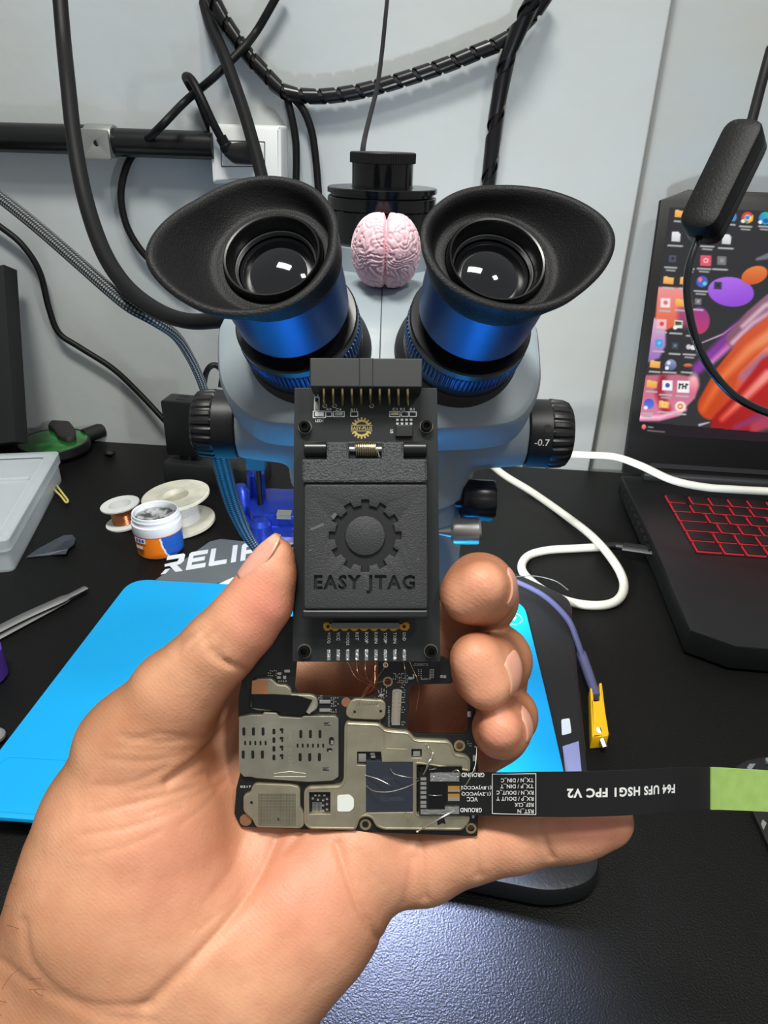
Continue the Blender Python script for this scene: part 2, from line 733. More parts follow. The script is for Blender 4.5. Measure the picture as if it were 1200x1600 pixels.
box = thing('socket_box', onwall(388, 290, 0.0), 'white surface mounted wall socket box at the end of the black rail', 'wall socket')
fb = Frame(onwall(388, 240, 0.0), WD, UP)
q = [fb.px(x, y, .026) for x, y in ((331, 288), (441, 284), (440, 196), (325, 193))]
b = MB()
b.plate(fb, [rnd(q, .003)], 0.0, .026, .004)
b.build('box_body', WHITE_PLASTIC, box)
b = MB()
q = [fb.px(x, y, .027) for x, y in ((345, 261), (414, 261), (414, 221), (344, 219))]
b.plate(fb, [rnd(q, .0012), rnd(inset(q, .0007) if sum(q[i][0] * q[(i + 1) % 4][1] - q[(i + 1) % 4][0] * q[i][1] for i in range(4)) > 0 else inset(q, -.0007), .001)], .0255, .0264)
b.build('socket_outline', BLACK_PLASTIC, box)
b = MB()
q = [fb.px(x, y, .026) for x, y in ((347, 259), (412, 259), (412, 223), (346, 221))]
b.plate(fb, [rnd(q, .0012)], .0255, .0268, .0004)
b.build('socket_insert', WHITE_PLASTIC, box)


def wall_cable(name, pts, r, label, m=None, group=None, n=8, flat=None, cat='cable', sides=12):
    P = spline([onwall(x, y, o) if d is None else at(x, y, d) for x, y, o, d in pts], n)
    b = MB()
    b.tube(P, r, sides, flat=flat)
    return tag(b.build(name, m or CABLE_BLACK, sharp=60), label, cat, group)


W = lambda x, y, o=0.012: (x, y, o, None)
D = lambda x, y, d: (x, y, 0, d)

# plug with its cord
plug = thing('power_plug', onwall(375, 258, 0.027), 'black flat plug with looped cord pushed in the white wall socket box', 'plug')
b = MB()
fp = Frame(onwall(376, 239, 0.026), onwall(402, 241, .026) - onwall(350, 237, .026), UP)
q = [fp.px(x, y, .012) for x, y in ((349, 241), (359, 224), (375, 222), (398, 224), (402, 232), (401, 252), (396, 258), (366, 256))]
b.plate(fp, [rnd(q, .003)], .001, .018, .004)
b.build('plug_body', BLACK_PLASTIC, plug)
b = MB()
P = spline([onwall(358, 236, .038), onwall(345, 215, .040), onwall(332, 190, .042), onwall(318, 160, .042), onwall(305, 133, .038), onwall(296, 121, .032),
            onwall(290, 121, .024), onwall(297, 135, .016), onwall(309, 152, .012), onwall(320, 180, .009), onwall(329, 205, .006), onwall(333, 240, -.001)], 10)
b.tube(P, .0035, 12)
b.build('cord', CABLE_BLACK, plug)
b = MB()
b.tube(spline([onwall(357, 235, .038), onwall(351, 225, .039), onwall(345, 214, .040)], 5), [.0058] * 5 + [.0048] * 6, 12)
b.build('strain_relief', CABLE_BLACK, plug)

wall_cable('wall_cable', [W(440, -20), W(418, 20), W(400, 50), W(380, 75, .024), W(335, 120, .036), W(290, 158, .030), W(250, 199, .05), W(215, 232, .005), W(197, 262, .008), W(189, 305), W(197, 350), W(218, 388), W(245, 415), W(290, 440, .02)],
           .0034, 'thin black cable curving down the wall behind the black round rail')
wall_cable('wall_cable', [D(312, -25, .62), D(330, 40, .61), D(352, 92, .60), D(378, 165, .59), D(395, 222, .58), D(408, 272, .57), D(420, 330, .56), D(440, 420, .55), D(475, 520, .58), D(530, 640, .62), D(560, 708, .70)],
           .0052, 'thick straight black cable crossing in front of the white wall socket box')
wall_cable('wall_cable', [W(448, 150, .011), W(456, 185), W(462, 220), W(463, 260), W(462, 330, .012), W(470, 420, .012), W(480, 560, .012), W(510, 690, .012)], .0034,
           'left one of two thin black cables dropping from the sagging spiral wrap')
wall_cable('wall_cable', [W(456, 150, .011), W(474, 172), W(487, 205), W(493, 245), W(497, 290), W(502, 360), W(510, 430), W(520, 560), W(540, 692)], .0034,
           'right one of two thin black cables dropping from the sagging spiral wrap')
wall_cable('camera_cable', [D(607, -20, .52), D(602, 30, .50), D(597, 80, .49), D(590, 132, .47), D(579, 178, .44), D(570, 215, .41), D(566, 244, .385), D(562, 300, .40), D(550, 420, .42), D(535, 560, .46), D(530, 680, .60)],
           .0015, 'very thin black cable hanging down to the cap of the microscope camera tube')
wall_cable('microscope_cable', [D(92, -25, .50), D(99, 60, .50), D(106, 130, .49), D(116, 220, .48), D(133, 310, .47), D(160, 390, .455), D(195, 445, .44), D(240, 482, .42), D(290, 501, .40), D(345, 500, .385), D(400, 490, .365), D(452, 472, .342)],
           .0052, 'thick black cable sweeping down the left side to behind the left eyepiece', flat=(1, .8))
wall_cable('wall_cable', [W(-30, 335), W(0, 354), W(35, 383), W(62, 425), W(76, 480), W(92, 520), W(125, 543), W(175, 575), W(215, 612), W(262, 662, .02)],
           .0031, 'thin black cable crawling low on the wall down to the black adapter')


def braid_mat(name, c0, c1, sc=700):
    m = mat(name, c0, 0.45)
    nt = m.node_tree
    bs = nt.nodes['Principled BSDF']
    uv = nt.nodes.new('ShaderNodeUVMap')
    sx = nt.nodes.new('ShaderNodeSeparateXYZ')
    nt.links.new(uv.outputs['UV'], sx.inputs[0])
    prev = []
    for sgn in (1, -1):
        a = nt.nodes.new('ShaderNodeMath'); a.operation = 'MULTIPLY'; a.inputs[1].default_value = sc
        nt.links.new(sx.outputs['Y'], a.inputs[0])
        c = nt.nodes.new('ShaderNodeMath'); c.operation = 'MULTIPLY_ADD'; c.inputs[1].default_value = sgn * 2 * math.pi * 5
        nt.links.new(sx.outputs['X'], c.inputs[0]); nt.links.new(a.outputs[0], c.inputs[2])
        s = nt.nodes.new('ShaderNodeMath'); s.operation = 'SINE'
        nt.links.new(c.outputs[0], s.inputs[0])
        prev.append(s)
    mx = nt.nodes.new('ShaderNodeMath'); mx.operation = 'MULTIPLY'
    nt.links.new(prev[0].outputs[0], mx.inputs[0]); nt.links.new(prev[1].outputs[0], mx.inputs[1])
    rp = nt.nodes.new('ShaderNodeValToRGB')
    rp.color_ramp.elements[0].position = .05
    rp.color_ramp.elements[1].position = .35
    rp.color_ramp.elements[0].color = lin(c0)
    rp.color_ramp.elements[1].color = lin(c1)
    nt.links.new(mx.outputs[0], rp.inputs['Fac'])
    nt.links.new(rp.outputs['Color'], bs.inputs['Base Color'])
    return m


BRAID = braid_mat('braided_sleeve', (18, 19, 20), (120, 126, 128), 1500)
BRAID_D = braid_mat('braided_sleeve_dark', (14, 14, 15), (52, 54, 56), 1500)
BRAID_B = braid_mat('braided_strap_blue', (14, 17, 22), (104, 112, 124), 1500)
wall_cable('braided_cable', [D(-60, 265, .49), D(0, 308, .48), D(60, 356, .47), D(120, 408, .46), D(170, 452, .45), D(205, 480, .445), D(240, 500, .45), D(275, 525, .47), D(298, 560, .50), D(312, 590, .52), D(322, 615, .54), D(340, 640, .56), D(352, 680, .62), D(362, 708, .71)],
           [0.0047] * 40 + [0.0047 - 0.0007 * min(1, i / 12) for i in range(160)], 'grey braided cable running from the left edge down behind the thick black cable', BRAID, flat=(1, .8), sides=16)
wall_cable('small_cable_loop', [D(318, 618, .55), D(320, 590, .545), D(327, 574, .54), D(338, 571, .54), D(347, 582, .54), D(345, 605, .54)], .0022, 'small black cable loop sticking up behind the left focus knob')


def spiral(name, pts, rc, rw, pitch, label):
    P = spline([onwall(x, y, o) for x, y, o in pts], 24)
    root = thing(name, P[0], label, 'cable wrap')
    b = MB()
    b.tube(P, rc, 10)
    b.build('cable', CABLE_BLACK, root)
    # even steps along the path
    L = [0]
    for i in range(1, len(P)):
        L.append(L[-1] + (P[i] - P[i - 1]).length)
    fr = frames(P)
    V, F = [], []
    steps = int(L[-1] / pitch * 40)
    j = 0
    for i in range(steps + 1):
        l = L[-1] * i / steps
        while j < len(P) - 2 and L[j + 1] < l:
            j += 1
        t = (l - L[j]) / max(1e-9, L[j + 1] - L[j])
        tang = (P[j + 1] - P[j]).normalized()
        p = P[j].lerp(P[j + 1], t)
        x = fr[j][0].lerp(fr[j + 1][0], t)
        y = fr[j][1].lerp(fr[j + 1][1], t)
        a = 2 * math.pi * l / pitch
        rad = x * math.cos(a) + y * math.sin(a)
        w = pitch * .37
        V += [p + rad * rw - tang * w, p + rad * rw + tang * w, p + rad * (rw - .0009) + tang * w, p + rad * (rw - .0009) - tang * w]
        if i:
            k = 4 * i
            for s in range(4):
                F.append((k - 4 + s, k + s, k + (s + 1) % 4, k - 4 + (s + 1) % 4))
    b = MB()
    b.add(V, F)
    b.build('wrap_coil', mat('spiral_wrap', (17, 17, 18), 0.28), root, sharp=50)


spiral('spiral_wrap', [(322, -30, .014), (345, 22, .014), (382, 78, .014), (412, 112, .014), (440, 140, .014), (470, 149, .014), (510, 150, .014), (560, 143, .014), (620, 127, .014), (690, 104, .014), (745, 82, .014), (790, 62, .014), (830, 25, .016), (862, -20, .016)],
       .0045, .0062, .017, 'black spiral cable wrap sagging across the top of the wall')
spiral('spiral_wrap', [(850, -30, .034), (826, 15, .032), (806, 58, .028), (790, 105, .020), (779, 160, .014), (771, 215, .014), (766, 260, .014), (760, 310, .014), (756, 370, .014), (740, 470, .014), (700, 600, .014), (670, 700, .014)],
       .0050, .0068, .042, 'black wrapped cable hanging down the wall behind the right eyepiece')

# ------------------------------------------------------------------ inline switch in front of the laptop
sw = thing('inline_switch', at(1092, 376, .34), 'worn black inline cable switch hanging in front of the laptop screen', 'switch')
c = at(1131, 287, .34)
ax = (at(1171, 205, .338) - at(1091, 369, .342)).normalized()
side = (RGT * .80 - FWD * -.60)
side = (RGT * math.cos(math.radians(36)) - FWD * math.sin(math.radians(36)))
side = side - ax * side.dot(ax)
f = Frame(c, side, ax)
if f.n.dot(FWD) > 0:
    f = Frame(c, -side, ax)
hl = (at(1171, 203, .338) - at(1091, 372, .342)).length / 2
prof = rnd([(-.0092, -hl), (.0092, -hl), (.0092, hl), (-.0092, hl)], .0075, 6)
b = MB()
b.plate(f, [prof], 0.0003, .0095, .0022)
b.build('upper_shell', mat('scuffed_plastic', (15, 16, 16), 0.5, spec=.3, bump=(900, .4, .0004), var=(900, (48, 49, 49), .30, .36)), sw)
b = MB()
f2 = Frame(c, -f.x, f.y)
b.plate(f2, [prof], 0.0003, .0085, .0022)
b.build('lower_shell', BLACK_PLASTIC, sw)
b = MB()
b.tube(spline([at(1205, 75, .345), at(1190, 130, .343), at(1172, 198, .338), at(1160, 225, .338)], 8), .0024, 12)
b.build('cord', CABLE_BLACK, sw)
b = MB()
b.tube(spline([at(1098, 355, .342), at(1090, 376, .342), at(1076, 420, .342), at(1074, 465, .342), at(1084, 520, .342), at(1106, 570, .342), at(1140, 612, .342), at(1180, 637, .342), at(1230, 655, .342)], 10), .0019, 12)
b.build('lead', mat('glossy_lead', (14, 15, 19), 0.15, coat=0.6), sw)

# ------------------------------------------------------------------ laptop
LT = 0.022
BL, FL = onz(971, 742, LT), onz(1079, 984, LT)
LA = math.radians(5.0)
ld = Vector((math.cos(LA), -math.sin(LA), 0))
lb = Vector((math.sin(LA), math.cos(LA), 0))
lap = thing('laptop', onz(1100, 900, 0), 'black open laptop with red lit keys and a colourful desktop on its screen', 'laptop')
fl = Frame(BL, ld, lb)
q = [fl.px(971, 742), fl.px(1030, 868), fl.px(1079, 984), fl.px(1150, 1009)]
LW = 0.372
q = q + [(q[3][0] + .27, q[3][1]), (q[0][0] + LW - .01, q[2][1]), (LW, 0.0)]
b = MB()
b.plate(fl, [q], -.019, 0.0, .0015)
b.build('base', mat('laptop_shell', (17, 18, 19), 0.38, bump=(1200, .1, .0002)), lap)
b = MB()
for t in np.linspace(.08, .52, 9):
    p = BL.lerp(FL, float(t)) + UP * -.010
    b.box(p - ld * .0003, (FL - BL).normalized() * .0045, ld * .0012, UP * .0045)
b.build('vent', mat('vent_dark', (6, 6, 7), 0.6), lap)
for u, v in ((.03, -.03), (.34, -.03), (.05, -.2), (.3, -.2)):
    b = MB()
    b.cyl(fl.p(u, v, -.022), fl.p(u, v, -.019), .005)
    b.build('rubber_foot', BLACK_RUBBER, lap)
# screen lid
HL = BL + UP * .004 + lb * -.004
side_n = ld
TL = onplane(1033, 312, HL, ld)
w = (TL - HL)
w = (w - ld * w.dot(ld))
LH = w.length
w.normalize()
flid = Frame(HL, ld, w)
b = MB()
c1 = flid.px(1076, 296)
b.plate(flid, [[(0.0, 0), (LW, 0), (LW, LH), (LW - c1[0], c1[1]), (c1[0], c1[1]), (0.0, LH)]], -.007, 0.0, .001)
b.build('lid', mat('lid_bezel', (13, 13, 14), 0.4), lap)
b = MB()
p = [flid.px(x, y) for x, y in ((1016, 719), (1130, 741))]
b.box(flid.p(p[0][0] + .15, (p[0][1] + p[1][1]) / 2 - .000, .0005), flid.x * .15, flid.y * .0022, flid.n * .0012)
b.cyl(HL + ld * .02 + UP * -.002, HL + ld * (LW - .02) + UP * -.002, .0055, 16)
b.build('hinge', mat('hinge_dark', (40, 41, 43), 0.35), lap)

# screen picture: a pattern of colours on the glass, painted point by point
sq = [flid.px(x, y, .0004) for x, y in ((1050, 324), (993, 678))]
su0, sv0 = sq[1][0], sq[1][1]
su0 = (sq[0][0] + sq[1][0]) / 2
sv1 = sq[0][1]
su1 = LW - su0
NU, NV = 330, 330
US = su0 + (su1 - su0) * (np.linspace(0, 1, NU) ** 1.15)
VS = np.linspace(sv0, sv1, NV)
UU, VV = np.meshgrid(US, VS, indexing='ij')
O = np.array(flid.o)
P3 = O + UU[..., None] * np.array(flid.x) + VV[..., None] * np.array(flid.y) + .0004 * np.array(flid.n)
rel = P3 - np.array(CAM)
dd = rel @ np.array(FWD)
SX = (600 + FPX * (rel @ np.array(RGT)) / dd).ravel()
SY = (800 - FPX * (rel @ np.array(UPV)) / dd).ravel()
C = np.tile(np.array([46., 46, 49]), (len(SX), 1))


def mixc(a, col, col2=None, g=None):
    global C
    a = np.clip(a, 0, 1)[:, None]
    col = np.array(col, float)[None, :]
    if col2 is not None:
        g = np.clip(g, 0, 1)[:, None]
        col = col * (1 - g) + np.array(col2, float)[None, :] * g
    C = C * (1 - a) + col * a


def ell(cx, cy, rx, ry, col, col2=None, rot=0.0, soft=1.2, gd=(0, 1), al=1.0):
    c, s = math.cos(rot), math.sin(rot)
    x = (SX - cx) * c + (SY - cy) * s
    y = -(SX - cx) * s + (SY - cy) * c
    d = (np.sqrt((x / rx) ** 2 + (y / ry) ** 2) - 1) * min(rx, ry)
    g = .5 + .5 * ((SX - cx) / rx * gd[0] + (SY - cy) / ry * gd[1])
    mixc((.5 - d / soft) * al, col, col2, g)


def poly(pts, col, col2=None, gd=(0, 1), soft=1.5, al=1.0):
    n = len(pts)
    ins = np.zeros(len(SX), bool)
    dm = np.full(len(SX), 1e9)
    for i in range(n):
        (x0, y0), (x1, y1) = pts[i], pts[(i + 1) % n]
        cond = ((y0 > SY) != (y1 > SY)) & (SX < (x1 - x0) * (SY - y0) / (y1 - y0 + 1e-9) + x0)
        ins ^= cond
        l2 = (x1 - x0) ** 2 + (y1 - y0) ** 2 + 1e-9
        t = np.clip(((SX - x0) * (x1 - x0) + (SY - y0) * (y1 - y0)) / l2, 0, 1)
        dm = np.minimum(dm, np.hypot(SX - x0 - t * (x1 - x0), SY - y0 - t * (y1 - y0)))
    d = np.where(ins, -dm, dm)
    xs, ys = [p[0] for p in pts], [p[1] for p in pts]
    g = .5 + .5 * (((SX - (min(xs) + max(xs)) / 2) / (max(xs) - min(xs) + 1e-9) * 2) * gd[0] + ((SY - (min(ys) + max(ys)) / 2) / (max(ys) - min(ys) + 1e-9) * 2) * gd[1])
    mixc((.5 - d / soft) * al, col, col2, g)


def stroke(pts, w0, w1, col, col2=None, soft=1.5, al=1.0):
    n = len(pts) - 1
    best = np.full(len(SX), 1e9)
    pos = np.zeros(len(SX))
    for i in range(n):
        (x0, y0), (x1, y1) = pts[i], pts[i + 1]
        l2 = (x1 - x0) ** 2 + (y1 - y0) ** 2
        t = np.clip(((SX - x0) * (x1 - x0) + (SY - y0) * (y1 - y0)) / l2, 0, 1)
        ww = w0 + (w1 - w0) * (i + t) / n
        d = np.hypot(SX - x0 - t * (x1 - x0), SY - y0 - t * (y1 - y0)) - ww
        m = d < best
        pos = np.where(m, (i + t) / n, pos)
        best = np.minimum(best, d)
    mixc((.5 - best / soft) * al, col, col2, pos)


# wallpaper of overlapping glossy bubbles and ribbons
poly([(1028, 448), (1078, 450), (1082, 478), (1070, 500), (1050, 512), (1022, 524)], (240, 150, 150), (225, 90, 50), soft=3)
poly([(1020, 494), (1040, 512), (1040, 540), (1030, 560), (1012, 566)], (235, 180, 205), (150, 110, 190), soft=4)
ell(1092, 501, 17, 21, (150, 60, 140), (190, 60, 100), soft=2)
ell(1070, 494, 13, 20, (170, 80, 120), (150, 60, 110), soft=5, al=.6)
ell(1142, 456, 36, 23, (178, 112, 238), (140, 70, 205), rot=.12, gd=(.2, .8))
ell(1179, 430, 21, 13.5, (226, 128, 66), (205, 90, 40), rot=-.35)
stroke([(1183, 405), (1215, 396), (1300, 392)], 2, 12, (120, 118, 130), (90, 88, 100), soft=3)
stroke([(1086, 540), (1130, 522), (1160, 500), (1230, 468)], .8, 2.5, (190, 150, 180), (220, 190, 215))
stroke([(1090, 576), (1120, 548), (1150, 520), (1200, 480), (1290, 430)], 8, 16, (135, 60, 160), (120, 45, 120), soft=8)
stroke([(1108, 570), (1140, 540), (1190, 500)], 3, 6, (240, 150, 215), (190, 90, 170), soft=7, al=.8)
stroke([(1150, 530), (1180, 500), (1210, 478), (1300, 430)], 15, 24, (132, 88, 104), (150, 110, 130), soft=3)
stroke([(1144, 536), (1176, 505), (1210, 484)], 3, 4, (225, 175, 200), (200, 150, 175), soft=6)
stroke([(1160, 510), (1195, 478), (1230, 462)], 3, 4, (205, 170, 185), (215, 180, 195), soft=5)
stroke([(1112, 634), (1140, 590), (1180, 545), (1230, 510), (1330, 470)], 22, 34, (196, 66, 20), (214, 96, 60), soft=3)
stroke([(1098, 640), (1130, 588), (1172, 545), (1220, 512)], 4, 10, (226, 100, 40), (235, 150, 110), soft=9, al=.9)
stroke([(1150, 640), (1172, 590), (1210, 560), (1330, 500)], 14, 26, (206, 62, 30), (235, 165, 150), soft=4)
stroke([(1160, 590), (1195, 560), (1230, 545)], 5, 9, (160, 110, 150), (130, 90, 130), soft=8, al=.8)
stroke([(1140, 668), (1172, 640), (1215, 590), (1330, 540)], 30, 40, (160, 20, 18), (190, 30, 30), soft=5)
stroke([(1128, 655), (1160, 625), (1200, 585)], 4, 8, (232, 90, 70), (240, 150, 140), soft=7, al=.85)
stroke([(1150, 668), (1190, 650), (1230, 625)], 5, 9, (150, 45, 95), (120, 60, 110), soft=7, al=.9)
stroke([(1180, 668), (1240, 640), (1340, 600)], 8, 26, (180, 60, 80), (90, 50, 130), soft=8)
poly([(1008, 586), (1060, 585), (1088, 590), (1092, 602), (1086, 622), (1076, 632), (1062, 650), (1030, 658), (1000, 658), (996, 654)], (190, 105, 125), (226, 130, 165), soft=3)
ell(1084, 598, 8, 14, (250, 200, 205), (235, 120, 140), soft=6, al=.9)
stroke([(1036, 590), (1030, 612), (1040, 640)], 6, 9, (150, 30, 50), (170, 40, 60), soft=7, al=.8)
stroke([(998, 652), (1030, 652), (1070, 640)], 2.5, 3, (252, 205, 225), (240, 170, 200), soft=4)
mixc(np.where(SY > 659 + (SX - 1000) * .085, 1, 0), (26, 22, 26), (34, 14, 24), (SX - 1000) / 200)
stroke([(1093, 664), (1108, 660)], 2, 1, (190, 180, 190), soft=2)
ell(1006, 667, 3.4, 4, (240, 150, 140), (225, 90, 80))
stroke([(1013, 667), (1020, 668)], 1, 1, (150, 148, 150))
stroke([(1012, 672.5), (1038, 675)], 1.1, 1.1, (110, 108, 112))


def caption(x, y, wd=8, two=False):
    stroke([(x - wd, y - .5), (x + wd, y + .6)], 1.5, 1.5, (185, 185, 188), al=.8)
    if two:
        stroke([(x - wd * .7, y + 4), (x + wd * .7, y + 5)], 1.4, 1.4, (170, 170, 174), al=.8)


def folder(x, y):
    poly([(x - 8, y - 6), (x - 3, y - 6.5), (x - 1, y - 5), (x + 8, y - 4), (x + 7, y + 6.5), (x - 9, y + 5)], (246, 200, 116), (238, 160, 70))
    caption(x - 1, y + 12)


def tile(x, y, col, col2, cap=True, w=7.5):
    poly([(x - w, y - w), (x + w, y - w + .8), (x + w - .6, y + w + .5), (x - w - .6, y + w - .4)], col, col)
    ell(x, y, w * .45, w * .45, col2)
    if cap:
        caption(x - 1, y + 13)


for x, y in ((1063, 334), (1045, 438), (1071, 439), (1064, 473), (1024, 569), (1019, 600), (1038, 632)):
    folder(x, y)
ell(1168, 340, 9, 9, (215, 70, 55)); poly([(1160, 344), (1168, 340), (1168, 350), (1162, 347)], (70, 160, 80), soft=2); poly([(1168, 340), (1177, 336), (1176, 345), (1169, 349)], (245, 195, 60), soft=2)
ell(1168, 340, 4.6, 4.6, (240, 240, 240)); ell(1168, 340, 3.5, 3.5, (70, 130, 220)); ell(1161, 345.5, 3, 3, (240, 240, 240)); caption(1165, 354, 9, True)
ell(1196, 341, 10, 10, (40, 140, 215), (60, 190, 150), gd=(1, -.3)); ell(1197, 345, 4.5, 3.4, (20, 90, 170)); ell(1188, 347, 3, 3, (240, 240, 240)); caption(1194, 354, 8, True)
ell(1146, 339, 5, 7, (70, 140, 205)); caption(1143, 351, 5)
for x, y in ((1056, 370), (1135, 374)):
    poly([(x - 6, y - 8), (x + 4, y - 8), (x + 7.5, y - 4), (x + 6.5, y + 8), (x - 7, y + 7)], (236, 238, 238), (205, 208, 210))
    caption(x - 1, y + 14, 11)
caption(1105, 385, 10, True)
tile(1051, 404, (78, 82, 96), (45, 48, 60), False, 5.5); caption(1048, 418, 9, True)
ell(1080, 406, 5, 7, (240, 150, 60)); ell(1079, 406, 2.5, 3.4, (60, 50, 50)); caption(1078, 420, 6, True)
tile(1103, 407, (226, 88, 108), (250, 210, 215), False, 8.5); ell(1103, 407, 2.2, 2.2, (225, 70, 90)); caption(1100, 420, 10, True)
tile(1128, 407, (120, 120, 122), (150, 150, 152), False, 7); caption(1125, 421, 11)
ell(1097, 440, 9, 9, (95, 80, 190), (60, 110, 200)); ell(1094, 437, 3, 4, (235, 120, 150)); ell(1101, 443, 3, 3, (110, 210, 220)); caption(1095, 455, 10, True)
tile(1122, 446, (62, 58, 78), (40, 40, 48), False, 6)
tile(1040, 473, (240, 226, 226), (230, 110, 110)); tile(1091, 471, (120, 118, 126), (170, 168, 176), True, 5)
tile(1034, 506, (236, 190, 196), (225, 70, 70)); poly([(1054, 500), (1067, 501), (1066, 513), (1053, 512)], (226, 230, 226)); poly([(1055, 502), (1065, 503), (1065, 508), (1055, 508)], (60, 90, 30)); ell(1055, 512, 3.4, 3, (240, 240, 240)); caption(1056, 521, 9)
ell(1081, 512, 4, 4, (226, 226, 228)); caption(1080, 525, 7)
tile(1030, 536, (70, 160, 226), (120, 200, 240), True, 6); tile(1055, 540, (60, 80, 88), (110, 130, 136), True, 5); ell(1076, 542, 4, 4, (200, 200, 204)); ell(1083, 543, 4.4, 4, (226, 226, 228)); caption(1077, 554, 9, True)
ell(1048, 570, 9, 8.5, (150, 160, 196), (90, 100, 150)); ell(1045, 567, 3, 3, (226, 230, 240)); ell(1042, 575, 3, 3, (240, 240, 240)); caption(1046, 582, 10)
ell(1075, 571, 7, 3, (220, 150, 100), (170, 60, 50)); caption(1073, 582, 8)
tile(1043, 602, (242, 244, 248), (70, 90, 150), False, 8); caption(1040, 617, 9, True)
tile(1068, 604, (244, 244, 244), (244, 244, 244), False, 9.5)
for k, xx in enumerate((1062, 1067, 1072)):
    stroke([(xx, 600), (xx - .6, 607)], 1.1, 1.1, (30, 30, 34)); stroke([(xx, 600.5 + k % 2 * 3), (xx + 2.6, 601 + k % 2 * 3)], 1, 1, (30, 30, 34))
caption(1066, 619, 9)
ell(1014, 631, 8, 8, (76, 84, 200), (90, 130, 225)); ell(1009, 637, 3, 3, (240, 240, 240)); caption(1011, 646, 8, True)
tile(1038, 632, (250, 214, 130), (240, 170, 70), False, 4)
ell(1063, 635, 8.5, 8, (244, 226, 214)); ell(1063, 635, 4.4, 4.4, (226, 120, 70)); ell(1063, 635, 2, 2, (250, 230, 220)); caption(1062, 647, 9)
LINC = np.where(C / 255 <= .04045, C / 255 / 12.92, ((C / 255 + .055) / 1.055) ** 2.4)
idx = np.arange(NU * NV).reshape(NU, NV)
FQ = np.stack([idx[:-1, :-1].ravel(), idx[1:, :-1].ravel(), idx[1:, 1:].ravel(), idx[:-1, 1:].ravel()], 1)
SM = mat('lit_screen', (8, 8, 9), 0.25)
nt = SM.node_tree
an = nt.nodes.new('ShaderNodeAttribute')
an.attribute_name = 'pixels'
nt.links.new(an.outputs['Color'], nt.nodes['Principled BSDF'].inputs['Emission Color'])
nt.nodes['Principled BSDF'].inputs['Emission Strength'].default_value = 1.0
np_obj('screen', P3.reshape(-1, 3), FQ, SM, lap, {'pixels': LINC})

# keyboard
KG = mat('key_glow', (60, 8, 12), 0.5, emit=((205, 40, 55), 0.75))
KC = mat('keycap', (24, 18, 19), 0.5)
k0, k1 = fl.px(1037, 771, .002), fl.px(1089, 861, .002)
rows = [[1.0] * 12, [1.0] * 12, [1.5] + [1.0] * 11, [1.75] + [1.0] * 11, [1.25] + [1.0] * 12, [1.25] + [1.0] * 12]
rp = (k1[1] - k0[1]) / 6
kb = MB()
kb.plate(fl, [[(k0[0] - .001, k0[1] + .002), (k1[0] + .235, k0[1] + .002), (k1[0] + .235, k1[1] - .001), (k1[0] - .001, k1[1] - .001)]], 0.0, .0004)
deck = kb.build('keyboard_deck', mat('deck_black', (12, 12, 13), 0.45), lap)
for r, row in enumerate(rows):
    u = k0[0] + (k1[0] - k0[0]) * (r + .5) / 6
    pit = .0178
    for i, kw in enumerate(row):
        if r == 0 and i == 1:
            u += .004
        w_ = pit * kw
        v1 = k0[1] + rp * r
        v0 = v1 + rp
        g = [(u + .0006, v0 + .0004 * 0), (u + w_ - .0022, v0), (u + w_ - .0022, v1 - .0022 * .8), (u + .0006, v1 - .0022 * .8)]
        vv0, vv1 = min(v0, v1), max(v0, v1)
        b = MB()
        b.plate(fl, [rnd([(u + .0005, vv0 + .0006), (u + w_ - .0016, vv0 + .0006), (u + w_ - .0016, vv1 - .0016), (u + .0005, vv1 - .0016)], .0012, 2)], .0004, .0012, 0, 0)
        b.plate(fl, [rnd([(u + .0017, vv0 + .0018), (u + w_ - .0016, vv0 + .0018), (u + w_ - .0016, vv1 - .0016), (u + .0017, vv1 - .0016)], .0010, 2)], .0012, .0024, .0004, 1)
        b.build('key', [KG, KC], deck)
        u += w_

# ------------------------------------------------------------------ white cables
WC = mat('white_cable', (206, 205, 193), 0.45)
usb = thing('usb_cable', onz(960, 870, 0), 'white cable looped on the desk and plugged into the side of the laptop', 'cable')
b = MB()
Z = .004
pts = [(740, 700), (782, 738), (830, 768), (880, 803), (925, 838), (958, 876), (974, 908), (970, 932), (948, 945), (905, 944), (862, 930), (828, 907), (815, 887), (825, 869), (855, 860), (900, 857), (938, 855)]
b.tube(spline([onz(x, y, Z + (.006 if i in (4, 5) else 0) + (.012 if i < 2 else 0)) for i, (x, y) in enumerate(pts)], 8), .0036, 14)
b.build('cable_sheath', WC, usb)
b = MB()
p0, p1 = onz(936, 855, .007), onz(960, 853, .008)
p2, p3 = onz(962, 853, .008), fl.p(*fl.px(1026, 862, -.009), -.009)
b.tube([p0, p1, p2, p2.lerp(p3, .3)], [.003, .0034, .0034, .003], 12)
b.tube(spline([p2.lerp(p3, .2), p2.lerp(p3, .5), p3], 6), .0062, 14, flat=(1, .6))
b.build('plug', BLACK_PLASTIC, usb)
b = MB()
b.tube(spline([at(820, 704, .62), onplane(872, 709, at(870, 709, .60), FWD), at(920, 711, .585), at(962, 714, .57), at(1002, 728, .55), at(1050, 750, .53), at(1100, 761, .52), at(1150, 765, .51), at(1240, 770, .50)], 10), .0029, 14)
tag(b.build('laptop_cable', WC), 'white cable lying across the hinge of the laptop', 'cable')

